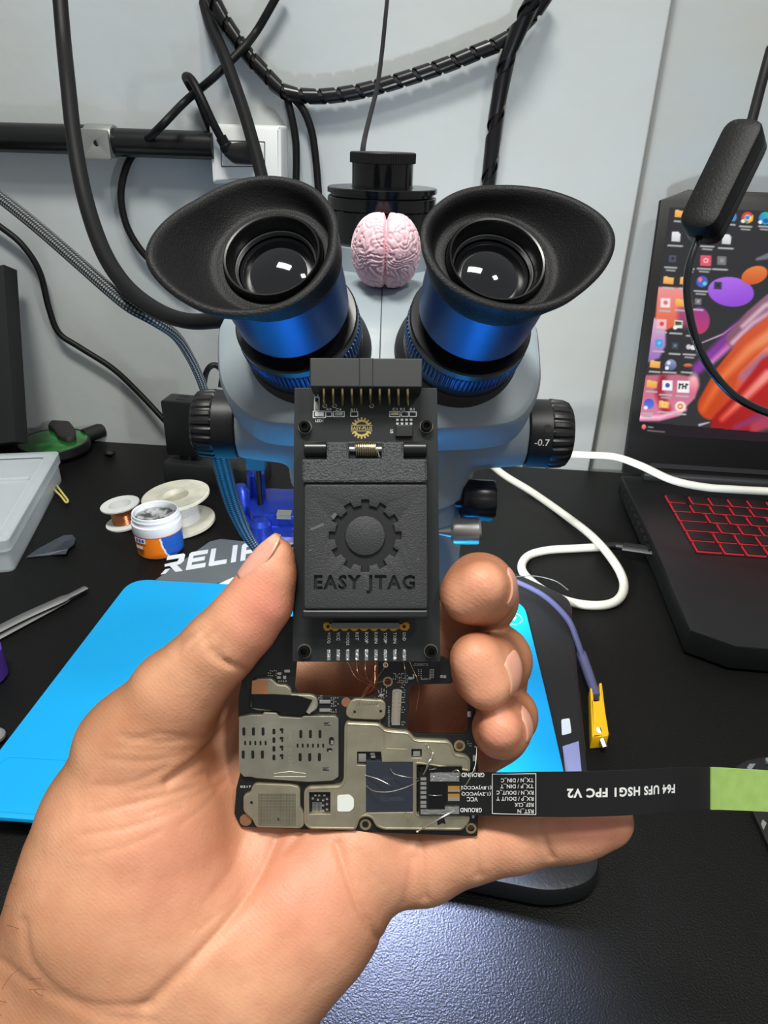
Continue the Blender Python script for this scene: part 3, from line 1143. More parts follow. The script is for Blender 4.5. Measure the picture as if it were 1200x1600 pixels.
# ------------------------------------------------------------------ probe lead
lead = thing('probe_lead', onz(925, 1080, 0), 'dark blue probe lead ending in a yellow clip on the desk', 'probe lead')
b = MB()
b.tube(spline([onz(x, y, z) for x, y, z in ((770, 895, .022), (805, 908, .0195), (850, 931, .0185), (886, 966, .0180), (902, 1002, .0135), (912, 1035, .008))], 8), .0021, 10)
b.build('wire', mat('blue_wire', (70, 74, 112), 0.5), lead)
b = MB()
b.tube([onz(908, 1022, .008), onz(920, 1055, .008), onz(932, 1089, .008)], [.0036, .0034, .0028], 12)
b.build('heat_shrink', mat('blue_sleeve', (84, 86, 122), 0.5), lead)
YEL = mat('yellow_plastic', (246, 190, 22), 0.35)
b = MB()
f = Frame(onz(938, 1115, .004), onz(948, 1113, .004) - onz(928, 1117, .004), onz(930, 1070, .004) - onz(946, 1160, .004))
q = [f.px(x, y, .006) for x, y in ((925, 1152), (922, 1072), (927, 1072), (928, 1095), (937, 1094), (936, 1066), (941, 1066), (946, 1108), (952, 1146), (950, 1150))]
b.plate(f, [rnd(q, .0008, 2)], -.003, .006, .0012)
b.build('clip_body', YEL, lead)
b = MB()
b.cyl(onz(934, 1135, .006), onz(940, 1150, .006), .0028, 12)
b.cyl(onz(934, 1138, .010), onz(945, 1168, .005), .0018, 10)
b.build('tip', SILVER, lead)

# ------------------------------------------------------------------ things on the left of the desk
# clear plastic organiser box
A_, B_ = onz(98, 748, 0), onz(22, 893, 0)
fx = (A_ - B_)
bx_ = Frame(B_, Vector((fx.y, -fx.x, 0)), fx)       # x points right-out, y back
Lb = fx.length
CLEAR = mat('clear_plastic', (226, 234, 238), 0.25, trans=0.15, alpha=0.50, ior=1.2, bump=(120, .15, .0006))
pb = thing('plastic_box', (A_ + B_) / 2 - bx_.x * .08, 'clear plastic organiser box with lid at the left end of the desk', 'box')
hB, Wb = .030, .17
b = MB()
o_ = [(-Wb, 0), (0, 0), (0, Lb), (-Wb, Lb)]
i_ = [(-Wb + .0015, .0015), (-.0015, .0015), (-.0015, Lb - .0015), (-Wb + .0015, Lb - .0015)]
b.plate(bx_, [rnd(o_, .006), rnd(i_, .005)], .0015, hB * .62)
b.plate(bx_, [rnd(o_, .006)], 0.0, .0015)
for v in (.36, .70):
    b.box(bx_.p(-Wb / 2, Lb * v, hB * .3), bx_.x * (Wb / 2 - .002), bx_.y * .0006, UP * hB * .28)
b.build('tray', CLEAR, pb)
b = MB()
lo_ = [(-Wb - .002, -.002), (.002, -.002), (.002, Lb + .002), (-Wb - .002, Lb + .002)]
li_ = [(-Wb + .010, .010), (-.010, .010), (-.010, Lb - .010), (-Wb + .010, Lb - .010)]
b.plate(bx_, [rnd(lo_, .006), rnd([(p[0], p[1]) for p in i_], .005)], hB * .66, hB * .96)
b.plate(bx_, [rnd(lo_, .006), rnd(li_, .005)], hB * .96, hB, .001)
b.plate(bx_, [rnd(li_, .005)], hB * .90, hB * .92)
b.box(bx_.p(-Wb / 2, Lb * .66, hB * .95), bx_.x * (Wb / 2 - .012), bx_.y * .0012, UP * .0018)
b.build('lid', CLEAR, pb)

# black monitor panel at the edge
mo = thing('monitor', onz(15, 680, 0), 'black panel edge of a monitor standing at the left end of the desk', 'monitor')
p_tr, p_br = at(-2, 420, .70), at(23, 690, .70)
b = MB()
f = Frame(p_br, (p_br - at(-80, 700, .72)), p_tr - p_br)
b.plate(f, [[(-.22, -.004), (0, 0), (0, (p_tr - p_br).length * 1.02), (-.22, (p_tr - p_br).length * 1.02)]], -.018, 0.0, .001)
b.build('panel', mat('monitor_black', (20, 21, 21), 0.5), mo)
b = MB()
b.cyl(onz(-60, 690, 0), onz(-60, 690, .01), .05)
b.build('stand_foot', BLACK_PLASTIC, mo)

# round green magnifier
mg = thing('magnifier', onz(85, 715, 0), 'round green glass magnifier in a black rim lying behind the clear plastic box', 'magnifier')
c = onz(84, 689, .014)
gr = (at(143, 690, .70) - at(25, 690, .70)).length / 2
b = MB()
b.lathe(c - UP * .024, UP, [(.010, gr * .80), (.012, gr * .92), (.016, gr * 1.0), (.0245, gr * 1.0), (.0252, gr * .98), (.0252, gr * .95), (.0245, gr * .93), (.022, gr * .92)], 56)
b.build('rim', BLACK_PLASTIC, mg)
b = MB()
b.lathe(c, UP, [(-.003, gr * .93), (.0006, gr * .93), (.0014, gr * .6), (.0018, gr * .02)], 48, cap=(True, True))
b.build('lens', mat('green_glass', (28, 120, 36), 0.15, coat=0.5, var=(40, (16, 66, 22), .4, .6)), mg)
b = MB()
hd = (onz(162, 680, .02) - onz(140, 686, .02)).normalized()
b.cyl(c + hd * gr * .9 - UP * .004, c + hd * (gr + .02) - UP * .002, .0085, 20, ch=.001)
b.build('handle', BLACK_PLASTIC, mg)
b = MB()
f = Frame(c + UP * .0015, Vector((1, 0, 0)), Vector((0, 1, 0)))
q = [f.px(x, y) for x, y in ((75, 670), (82, 662), (108, 662), (118, 674), (120, 688), (106, 692), (92, 688), (84, 676))]
b.plate(f, [rnd(q, .004)], 0, .006, .0028)
tag(b.build('black_putty', mat('putty', (38, 35, 36), 0.6, bump=(200, .6, .002))), 'black crumpled lump lying on the green magnifier', 'putty')

# black adapter on its block
ab = MB()
fblk = Frame(onz(256, 749, 0), onz(400, 764, 0) - onz(256, 749, 0), Vector((0, 1, 0)))
hb = .020
ab.plate(fblk, [rnd([(0, 0), (.105, 0), (.103, .04), (.004, .04)], .003)], 0, hb, .003)
tag(ab.build('base_block', mat('block_black', (30, 31, 32), 0.5)), 'long low black block at the foot of the wall under the upright adapter', 'block')
ad = thing('power_adapter', fblk.p(.024, .02, hb), 'black upright power adapter standing on a low black block by the wall', 'adapter')
pc = at(286, 690, proj(fblk.p(.024, .02, hb))[2])
b = MB()
b.cyl(fblk.p(.022, .016, hb - .0005), fblk.p(.022, .016, hb + .007), .008)
b.build('neck', BLACK_METAL, ad)
b = MB()
dA = proj(fblk.p(.022, .016, hb))[2] - .005
sc = dA / FPX
fa = Frame(fblk.p(.0205, .016, hb + .006), fblk.x, fblk.y)
hw = 26 * sc
b.plate(fa, [rnd([(-hw, -hw * .6), (hw, -hw * .6), (hw, hw * .9), (-hw, hw * .9)], .003)], 0, 87 * sc, .0022)
ao = b.build('adapter_body', mat('adapter_black', (14, 14, 15), 0.35), ad)
b = MB()
for v in (-.1, .4):
    b.box(fa.p(.001, hw * v, 87 * sc + .00005), fa.x * .005, fa.y * .0011, UP * .0001)
b.build('port', mat('vent_dark', (6, 6, 7), 0.6), ad)


def spool(name, top, ztop, rx, core_r, m, mc, label, hole=.5, tilt=(0, 0)):
    c = onz(top[0], top[1], ztop)
    a = Vector((tilt[0], tilt[1], 1)).normalized()
    root = thing(name, Vector((c.x, c.y, 0)), label, 'spool')
    t = rx * .09
    b = MB()
    h = ztop
    b.lathe(c, a, [(-h, rx * .5), (-h, rx), (-h + t, rx), (-h + t * 1.3, rx * .96), (-h + t * 1.3, core_r)], 48, cap=(True, False))
    b.lathe(c, a, [(-t * 1.3, core_r), (-t * 1.3, rx * .96), (-t, rx), (-t * .2, rx), (0, rx * .97), (-t * .2, rx * .9), (-t * .25, rx * (hole + .03)), (-t * .8, rx * hole), (-h * .8, rx * hole * .94), (-h * .8, .0002)], 48, cap=(False, True))
    b.build('flanges', m, root)
    b = MB()
    n = 14
    pr = []
    for i in range(n * 2 + 1):
        s = -h + t * 1.3 + (h - t * 2.6) * i / (n * 2)
        pr.append((s, core_r * (1.04 if i % 2 else 1.0)))
    b.lathe(c, a, pr, 40, cap=(False, False))
    b.build('winding', mc, root)


spool('copper_spool', (187, 787), .020, .0172, .0100, WHITE_PLASTIC, mat('copper_winding', (206, 132, 92), .3, metal=1.0), 'small white spool of copper wire beside the open flux jar', .55, (-.12, .0))
spool('solder_spool', (274, 772), .030, .0300, .0165, mat('ivory_plastic', (226, 224, 206), 0.5, var=(90, (205, 204, 188))), mat('solder_winding', (208, 208, 206), .45, metal=.2), 'large ivory spool behind the open flux jar', .36, (-.10, -.02))

jc = onz(252, 858, 0)
jar = thing('flux_jar', jc, 'open white jar of grey paste with an orange and blue label', 'jar')
jr = .0205
JW = mat('jar_white', (226, 230, 234), 0.3)
JO = mat('label_orange', (240, 128, 30), 0.35)
JB = mat('label_blue', (40, 96, 190), 0.35)
JR = mat('label_red_line', (190, 90, 80), 0.4)
jh = .037
tilt = Vector((-.03, .02, 1)).normalized()


def jar_m(i, j, th):
    if 1 <= i <= 16:
        a = math.degrees(th) % 360
        cut = 292 + 16 * (1 - i / 16) ** 2
        if a > cut + 2.5 or a < 60:
            return 2
        if a > cut - 2:
            return 0
        return 1
    if i == 17:
        return 3
    return 0


b = MB()
b.lathe(jc, tilt, [(0, jr * .86), (.0015, jr * .93)] + [(.0015 + .019 * k / 16, jr * (.93 + .05 * k / 16)) for k in range(1, 17)] + [(.0215, jr), (.0295, jr), (.0300, jr * .93), (.0330, jr * .93), (.0333, jr * .96), (.0343, jr * .96), (.0346, jr * .93), (jh, jr * .93), (jh + .0006, jr * .90), (jh, jr * .86), (.030, jr * .85)], 240, mif=jar_m, cap=(True, False))
b.build('jar_body', [JW, JO, JB, JR], jar)
b = MB()
V0 = len(b.v)
b.lathe(jc, tilt, [(.028, jr * .86), (.031, jr * .84), (.033, jr * .7), (.030, jr * .4), (.0275, jr * .05)], 40, cap=(False, True), rf=lambda i, j, th: 1 + .06 * math.sin(j * 1.7 + i) * (i > 1))
b.build('paste', mat('grey_paste', (176, 178, 178), 0.4, bump=(260, .9, .003), var=(160, (74, 76, 76), .42, .58)), jar)


def jar_pt(u, v, h):
    """u: angle offset in metres along the girth, v: height, h: out"""
    th = math.radians(244) + u / jr
    x = Vector((1, 0, 0)); x = (x - tilt * x.dot(tilt)).normalized(); y = tilt.cross(x)
    return jc + tilt * v + (x * math.cos(th) + y * math.sin(th)) * (jr * .99 + h)


b = MB()


def jrect(u0, u1, v0, v1, mi, h):
    n = 6
    V = []
    for i in range(n + 1):
        V += [jar_pt(u0 + (u1 - u0) * i / n, v0, h), jar_pt(u0 + (u1 - u0) * i / n, v1, h)]
    b.add(V, [(2 * i, 2 * i + 2, 2 * i + 3, 2 * i + 1) for i in range(n)], mi)


jrect(-.0072, .0046, .0160, .0205, 0, .0004)
for k in range(3):
    jrect(-.0054 + k * .0032, -.0030 + k * .0032, .0169, .0197, 1, .0005)
jrect(-.0066, .0012, .0105, .0132, 0, .0004)
jrect(-.0066, .0006, .0075, .0103, 2, .0004)
b.build('label_print', [WHITE_INK, JB, mat('label_brown', (110, 70, 40), .5)], jar)

# tweezers, yellow clip, scrap of film, crumb, purple cap, grey piece
tw = thing('tweezers', onz(60, 960, 0), 'grey steel tweezers lying on the desk left of the blue mat', 'tweezers')
STEEL = mat('brushed_steel', (150, 150, 150), 0.42, metal=0.85)
for k, (sh, zz) in enumerate(((0, .0055), (9, .0018))):
    b = MB()
    p = [onz(x, y + sh * f_, zz + (.0005 if k else 0)) for x, y, f_ in ((134, 918, 0), (100, 935, .4), (40, 962, 1), (-20, 992, 1.2), (-90, 1025, 1.2))]
    b.tube(spline(p, 6), [.0028] * 6 + [.0042] * 18 + [.0036], 10, flat=(1, .32))
    b.build('arm', STEEL, tw)
b = MB()
b.tube(spline([onz(x, y, .004) for x, y in ((84, 764), (96, 776), (103, 785), (106, 782), (98, 771), (88, 758))], 5), .0010, 8)
tag(b.build('yellow_pin', mat('yellow_wire', (214, 200, 110), 0.4)), 'bent yellow wire pin sticking out from under the clear plastic box', 'pin')
b = MB()
f = Frame(onz(80, 860, .0005), (1, 0, 0), (0, 1, 0))
q = [f.px(x, y) for x, y in ((40, 872), (60, 858), (90, 842), (100, 837), (113, 838), (119, 846), (117, 856), (108, 862), (104, 871), (80, 868))]
V, n_ = [], len(q)
b.plate(f, [rnd(q, .001, 2)], 0.0, .0006)
b.v = [v + UP * (.010 * max(0, min(1, (v.x - b.v[0].x) / .05))) for v in b.v]
tag(b.build('film_scrap', mat('film', (52, 58, 66), 0.25, coat=.5)), 'curled dark scrap of plastic film on the desk in front of the clear box', 'scrap')
b = MB()
b.ball(onz(171, 707, .004), .007, .006, .004, 12)
tag(b.build('black_crumb', BLACK_RUBBER), 'small black crumb on the desk right of the green magnifier', 'crumb')
b = MB()
c = onz(-22, 1060, .0)
b.lathe(c, UP, [(0, .012), (.002, .0135), (.022, .0135), (.024, .012)], 24, rf=lambda i, j, th: 1 + (.03 if j % 2 else 0))
tag(b.build('purple_cap', mat('purple_plastic', (92, 62, 168), 0.3)), 'ribbed purple cap cut by the left edge below the tweezers', 'cap')
b = MB()
b.ball(onz(-9, 1150, .004), .0065, .006, .004, 14)
tag(b.build('grey_bead', mat('grey_plastic', (140, 142, 140), 0.4)), 'grey rounded piece at the left edge beside the blue mat', 'bead')

# right edge: corner of a loose circuit board and a small tool
lb_ = thing('loose_board', onz(1190, 1290, 0), 'corner of a loose black circuit board at the right edge under the ribbon cable', 'circuit board')
f = Frame(onz(1190, 1290, 0), (1, 0, 0), (0, 1, 0))
b = MB()
q = [f.px(x, y, .003) for x, y in ((1176, 1268), (1212, 1345), (1290, 1345), (1290, 1200), (1190, 1200))]
b.plate(f, [q], .0, .003, .0002)
b.build('board', mat('pcb_black', (24, 24, 23), 0.4), lb_)
b = MB()
q = [f.px(x, y, .0036) for x, y in ((1189, 1287), (1192, 1280), (1198, 1286), (1193, 1297))]
b.plate(f, [q], .003, .0036)
b.build('component', SILVER, lb_)
tl = thing('screen_clamp', onz(1190, 1196, 0), 'dark angular clamp piece at the right edge above the ribbon cable', 'clamp')
b = MB()
f = Frame(onz(1190, 1196, 0), (1, 0, 0), (0, 1, 0))
b.plate(f, [rnd([f.px(x, y, .01) for x, y in ((1140, 1215), (1148, 1196), (1165, 1186), (1195, 1180), (1290, 1180), (1290, 1230))], .002)], 0, .010, .002)
b.build('body', mat('clamp_black', (26, 30, 33), 0.4), tl)
b = MB()
b.plate(f, [[f.px(x, y, .0118) for x, y in ((1167, 1199), (1171, 1193), (1181, 1193), (1173, 1204))]], .010, .0118, .0002)
b.plate(f, [[f.px(x, y, .0118) for x, y in ((1196, 1184), (1203, 1183), (1206, 1190), (1198, 1190))]], .010, .0118, .0002)
b.build('chip', mat('clamp_grey', (120, 130, 128), 0.4), tl)

# ------------------------------------------------------------------ microscope
GREY = mat('grey_enamel', (146, 158, 164), 0.38, bump=(1400, .12, .0002))
BLUE = mat('blue_anodised', (54, 92, 142), 0.38, metal=0.5, bump=(2500, .12, .0002))
DARKCONE = mat('dark_enamel', (44, 44, 44), 0.45, bump=(2000, .2, .0003))
BZ = 0.014                                            # top of the microscope's base board
KC0 = at(597, 670, 0.318)                             # middle of the zoom knob axis
XC = KC0.x
scope = thing('microscope', Vector((XC, KC0.y, 0)), 'grey stereo microscope with two blue eyepieces and black rubber eyecups', 'microscope')
TILT = math.radians(47)
A0 = Vector((0, -math.cos(TILT), math.sin(TILT)))
LR_, LL_ = at(770, 421, .232), at(431, 415, .232)
mid = (LR_ + LL_) / 2
PC = Vector((XC, mid.y, mid.z)) - A0 * .0495
fpl = Frame(PC, (1, 0, 0), (0, math.sin(TILT), math.cos(TILT)))
out = [(338, 500), (337, 555), (340, 590), (352, 618), (374, 641), (396, 655), (420, 661), (460, 664), (600, 670), (685, 671), (760, 668), (802, 661), (820, 650), (839, 626), (849, 590), (846, 540), (842, 500), (815, 462), (700, 446), (500, 440), (385, 458)]
q = [fpl.px(x, y) for x, y in out]
b = MB()
b.plate(fpl, [rnd(q, .006, 3)], -.020, 0.0, .0035)
hous = b.build('prism_housing', GREY, scope, sharp=30)
# top block under the camera tube
b = MB()
yt = fpl.p(*fpl.px(600, 446))
ft = Frame(Vector((XC, yt.y + .004, yt.z - .045)), (1, 0, 0), (0, 1, 0))
b.plate(ft, [rnd([(-.040, 0), (.040, 0), (.040, .075), (-.040, .075)], .012)], 0, .0445, .004)
b.build('top_housing', GREY, scope, sharp=30)
b = MB()
p0, p1 = fpl.px(597, 452), fpl.px(597, 665)
b.box(fpl.p(p0[0], (p0[1] + p1[1]) / 2, 0), fpl.x * .00025, fpl.y * abs(p0[1] - p1[1]) / 2, fpl.n * .0002)
b.build('seam', mat('seam_dark', (60, 66, 70), .6), scope)
# body casting: pods, column and flat front, blended
F_ = Field((-70, -48, -52), (70, 62, 40), 1.1)
Dm = F_.blank()
_, X, Y, Z = F_.window((-70, -48, -52), (70, 62, 40))
pod = np.minimum(seg_d(X, Y, Z, (0, 2, 2), (63.5, 0, 0), 24, 14.8), seg_d(X, Y, Z, (0, 2, 2), (-63.5, 0, 0), 24, 14.8))
pod = np.maximum(pod, np.abs(X) - 63.5)
rad = np.sqrt(X ** 2 + (Y - 10) ** 2) - (43 + (Z + 30) * .05)
col_ = np.maximum(rad, np.abs(Z - 2) - 30)
bxd = np.maximum(np.maximum(np.abs(X) - 50, np.abs(Y - 14) - 36), np.abs(Z - 18) - 14)
Dm = smin(smin(pod, col_, 5), bxd, 7).astype(np.float32)
Dm[:, :, 0] = Dm[:, :, -1] = 5
Dm[0] = Dm[-1] = 5
V, F = F_.mesh(Dm)
V = smooth_mesh(V, F, 3)
np_obj('body', V * .001 + np.array(KC0), F, GREY, scope)
b = MB()
ob = Vector((XC, KC0.y + .010, KC0.z - .029))
b.lathe(ob, -UP, [(0, .0405), (.040, .0405), (.043, .039), (.050, .039)], 64)
b.build('lower_barrel', GREY, scope)
b = MB()
b.lathe(ob - UP * .050, -UP, [(0, .041), (.002, .043), (.022, .043), (.024, .041), (.024, .030), (.015, .026)], 64)
b.build('light_ring', BLACK_PLASTIC, scope)
ring_o.location = ob - UP * .080 + Vector((0, -.005, 0))
ring_o.rotation_euler = (math.radians(-8), 0, 0)
rb_o.location = ob - UP * .066 + Vector((.03, .062, 0))
rb_o.rotation_euler = (Vector((.05, .75, .06)) - rb_o.location).to_track_quat('-Z', 'Y').to_euler()
rf_o.location = ob - UP * .076 + Vector((.004, -.036, 0))
rf_o.rotation_euler = (onz(650, 1530, 0) - rf_o.location).to_track_quat('-Z', 'Y').to_euler()
# side screws of the ring
b = MB()
p = at(745, 781, .325)
b.lathe(p - Vector((.011, 0, 0)), (1, 0, 0), [(0, .004), (.004, .004), (.004, .0085), (.005, .0092), (.018, .0092), (.019, .0085)], 36, rf=lambda i, j, th: 1 + (.05 if j % 4 < 2 else 0) * (i > 1))
b.build('clamp_knob', BLACK_METAL, scope)
b = MB()
p = at(718, 832, .31)
b.lathe(p - Vector((.012, 0, 0)), (1, 0, 0.06), [(0, .0005), (.008, .0028), (.009, .0055), (.010, .0058), (.020, .0058), (.021, .0050)], 32, rf=lambda i, j, th: 1 + (.02 if j % 2 else 0) * (i > 1))
b.build('ring_screw', SILVER, scope)
b = MB()
b.box(ob + Vector((.034, -.012, -.088)), (.012, 0, 0), (0, .012, 0), (0, 0, .008))
b.build('ring_bracket', BLACK_PLASTIC, scope, bevel=.002)
# focus arm and column at the back
b = MB()
b.box(Vector((XC, KC0.y + .085, KC0.z - .005)), (.022, 0, 0), (0, .035, 0), (0, 0, .020))
b.build('focus_arm', GREY, scope, bevel=.004)
b = MB()
b.cyl(Vector((XC, KC0.y + .125, BZ)), Vector((XC, KC0.y + .125, KC0.z + .03)), .0125, 32, ch=.001)
b.build('column', SILVER, scope)
b = MB()
b.lathe(Vector((XC, KC0.y + .125, BZ)), UP, [(0, .028), (.006, .028), (.010, .024), (.016, .020)], 40)
b.build('column_foot', BLACK_METAL, scope)
# zoom knobs
for sx in (-1, 1):
    b = MB()
    o = KC0 + Vector((sx * .0635, 0, 0))
    a = Vector((sx, 0, 0))
    R_ = .0152
    b.lathe(o, a, [(0, R_ * .93), (.0006, R_), (.0098, R_)], 72)
    b.lathe(o, a, [(.0098, R_ * .98), (.0102, R_ * 1.0), (.0108, R_ * 1.02), (.0165, R_ * .99), (.0185, R_ * .93), (.0198, R_ * .80), (.0200, R_ * .5)], 120,
            rf=lambda i, j, th: 1 - (.045 if j % 5 in (0, 1) else 0) * (1 <= i <= 4))
    kn = b.build('zoom_knob', BLACK_PLASTIC, scope)
    if sx > 0:
        fk = Frame(o, (1, 0, 0), (0, 0, 1))

        def onknob(u, v, h, o=o, R_=R_):
            th = v / R_
            return o + Vector((u, -(R_ + h) * math.cos(th), (R_ + h) * math.sin(th)))
        # where the figures sit, read off the knob's front
        b = MB()
        b.text(fk, '-0.7', (.0052, -.0042 + .0060), .0030, .0064, h=.00008, fn=onknob, bold=.012)
        b.build('marking', WHITE_INK, kn)
        b = MB()
        c = onknob(.0072, .0078, 0)
        nn = (c - o); nn.x = 0; nn.normalize()
        b.cyl(c - nn * .001, c + nn * .00008, .0018, 16)
        b.build('set_screw', mat('vent_dark', (6, 6, 7), 0.6), kn)

# camera tube
tz = ft.p(0, 0, .0445).z
TC = Vector((at(596, 320, .31).x, .350, tz))
b = MB()
b.lathe(TC, UP, [(0, .0235), (.0098, .0235), (.0112, .0225)], 64)
b.build('tube_collar', GREY, scope)
b = MB()
gz = .0112
b.lathe(TC, UP, [(gz, .0225), (gz + .0005, .0236), (gz + .0130, .0236), (gz + .0135, .0243)], 120, rf=lambda i, j, th: 1 - (.03 if j % 10 < 2 else 0) * (i in (1, 2)))
b.lathe(TC, UP, [(gz + .0135, .0236), (gz + .0138, .0245), (gz + .0185, .0245), (gz + .0190, .0240), (gz + .0192, .0232), (gz + .0202, .0232), (gz + .0204, .0246), (gz + .0222, .0246), (gz + .0226, .0242), (gz + .0226, .0140)], 64, cap=(False, False))
b.lathe(TC, UP, [(gz + .0226, .0136), (gz + .0330, .0136)], 48)
tub = b.build('camera_tube', mat('gloss_black', (10, 10, 11), 0.14, spec=.6), scope)
b = MB()
b.lathe(TC, UP, [(gz + .0322, .0140), (gz + .0324, .0146), (gz + .0362, .0146), (gz + .0366, .0140)], 160, rf=lambda i, j, th: 1 - (.025 if j % 2 else 0) * (i in (1, 2)))
b.build('dust_cap', BLACK_PLASTIC, tub)

# eyepieces
cupR = [(780, 288), (824, 290), (872, 299), (919, 319), (949, 341), (963, 367), (961, 392), (945, 422), (916, 451), (883, 473), (846, 484), (809, 485), (765, 478), (725, 462), (688, 436), (666, 403), (657, 370), (661, 345), (677, 323), (707, 301), (743, 290)]
cupL = [(413, 273), (453, 277), (483, 287), (510, 310), (527, 343), (528, 367), (523, 400), (507, 430), (483, 457), (450, 478), (407, 490), (367, 493), (333, 490), (293, 475), (260, 453), (237, 430), (224, 407), (228, 383), (243, 357), (270, 332), (307, 310), (347, 288), (380, 277)]
GLASS = mat('coated_lens', (5, 5, 7), 0.03, spec=0.7, coat=1.0)
LENSRIM = mat('lens_rim', (96, 98, 98), 0.35, metal=.6)
for sx, Lc, cup, tip in ((1, LR_, cupR, (962, 375)), (-1, LL_, cupL, (225, 400))):
    a = Vector((sx * .115, A0.y, A0.z)).normalized()
    ep = bpy.data.objects.new('eyepiece', None)
    ep.empty_display_size = .01
    COL.objects.link(ep)
    ep.parent = scope
    WL[ep] = WL[scope]
    L0 = Lc
    # barrel (all along the axis, s measured from the lens towards the eye)
    b = MB()
    b.lathe(L0, a, [(-.0235, .0195), (-.0230, .0205), (-.0125, .0210), (.002, .0212)], 96, cap=(True, False))
    b.build('barrel', BLUE, ep)
    b = MB()
    b.lathe(L0, a, [(-.0330, .0175), (-.0225, .0175)], 64)
    b.lathe(L0, a, [(-.0335, .0222), (-.0330, .0228), (-.0300, .0228), (-.0295, .0222), (-.0295, .017)], 96, cap=(True, False))
    b.build('sleeve', BLACK_METAL, ep)
    b = MB()
    b.lathe(L0, a, [(-.0410, .0222), (-.0405, .0231), (-.0340, .0231), (-.0335, .0222)], 336, rf=lambda i, j, th: 1 - (.042 if j % 4 < 2 else 0) * (i in (1, 2)))
    b.lathe(L0, a, [(-.0465, .0216), (-.0410, .0222)], 96)
    b.build('diopter_ring', BLUE, ep)
    b = MB()
    b.lathe(L0, a, [(-.0530, .0252), (-.0495, .0248), (-.0463, .0225)], 96)
    b.build('tube_base', DARKCONE, ep)
    # lens and its rims
    b = MB()
    b.lathe(L0, a, [(-.0018 + math.sqrt(.024 ** 2 - (.0133 * k / 20) ** 2) - math.sqrt(.024 ** 2 - .0133 ** 2), .0133 * k / 20 + .00002) for k in range(20, -1, -1)], 72, cap=(False, True))
    b.build('lens', GLASS, ep)
    b = MB()
    b.lathe(L0, a, [(-.001, .0128), (.0004, .0131), (.0006, .0134), (.0000, .0137)], 72, cap=(False, False))
    b.build('lens_ring', LENSRIM, ep)
    b = MB()
    b.lathe(L0, a, [(.0000, .0136), (.0050, .0146), (.0056, .0150), (.0058, .0156), (.0050, .0162), (-.001, .0165)], 72, cap=(False, False))
    b.build('lens_collar', BLACK_METAL, ep)
    # rubber eyecup with its wing
    xa = Vector((1, 0, 0)); xa = (xa - a * xa.dot(a)).normalized()
    fe = Frame(L0, xa, a.cross(xa))
    if fe.n.dot(a) < 0:
        fe = Frame(L0, xa, -a.cross(xa))
    rim = []
    for x, y in cup:
        d = math.hypot(x - tip[0], y - tip[1])
        wing = max(0.0, 1 - d / 190.0)
        s_ = .0095 + .011 * wing ** 1.2
        u, v = fe.px(x, y, s_)
        rim.append((math.atan2(v, u), math.hypot(u, v), s_))
    rim.sort()
    th_ = np.array([r[0] for r in rim]); rr_ = np.array([r[1] for r in rim]); ss_ = np.array([r[2] for r in rim])
    N_ = 128
    ang = np.linspace(-math.pi, math.pi, N_, endpoint=False)
    th3 = np.concatenate([th_ - 2 * math.pi, th_, th_ + 2 * math.pi])

    def per(vals):
        y = np.interp(ang, th3, np.tile(vals, 3))
        for _ in range(5):
            y = .25 * np.roll(y, 1) + .5 * y + .25 * np.roll(y, -1)
        return y
    RR, SS = per(rr_), per(ss_)
    prof = []     # (blend to rim, radius when blend 0, extra s, inset from the rim)
    rows = []
    base_o, base_i = .0222, .0165

    def row(f, rb, sb, ins=0.0, ds=0.0):
        return [(rb + (RR[j] - ins - rb) * f, sb + (SS[j] + ds - sb) * f) for j in range(N_)]
    rows.append(row(0, .0205, .0005))
    rows.append(row(0, .0220, .0008))
    rows.append(row(.10, .0222, .0016, 0, -.002))
    rows.append(row(.55, .0218, .0020, 0, -.0030))
    rows.append(row(.95, .0222, .002, 0.0004, -.0028))
    rows.append(row(1, 0, 0, 0.0002, -.0014))
    rows.append(row(1, 0, 0, 0.0000, -.0004))
    rows.append(row(1, 0, 0, .0010, .0003))
    rows.append(row(1, 0, 0, .0024, -.0001))
    rows.append(row(1, 0, 0, .0036, -.0018))
    rows.append(row(.80, .0200, .0030, .0036, -.0026))
    rows.append(row(.45, .0200, .0020, .0036, -.0026))
    rows.append(row(.15, .0198, .0022, .0036, -.0026))
    rows.append(row(.03, .0192, .0026, .0036, -.0020))
    rows.append(row(0, .0182, .0034))
    rows.append(row(0, .0166, .0030))
    rows.append(row(0, .0162, .0010))
    b = MB()
    Vv = [fe.p(r * math.cos(ang[j]), r * math.sin(ang[j]), s) for rw in rows for j, (r, s) in enumerate(rw)]
    Ff = [(i * N_ + j, i * N_ + (j + 1) % N_, (i + 1) * N_ + (j + 1) % N_, (i + 1) * N_ + j) for i in range(len(rows) - 1) for j in range(N_)]
    b.add(Vv, Ff)
    b.build('eyecup', BLACK_RUBBER, ep, sharp=60)

# base board of the microscope with its print
base = MB()
fbz = Frame(Vector((0, 0, 0)), (1, 0, 0), (0, 1, 0))
bo = [fbz.px(x, y, BZ) for x, y in ((226, 930), (333, 840), (420, 850), (800, 890), (893, 932), (915, 1150), (942, 1372), (870, 1396), (700, 1362), (450, 1340), (200, 1320))]
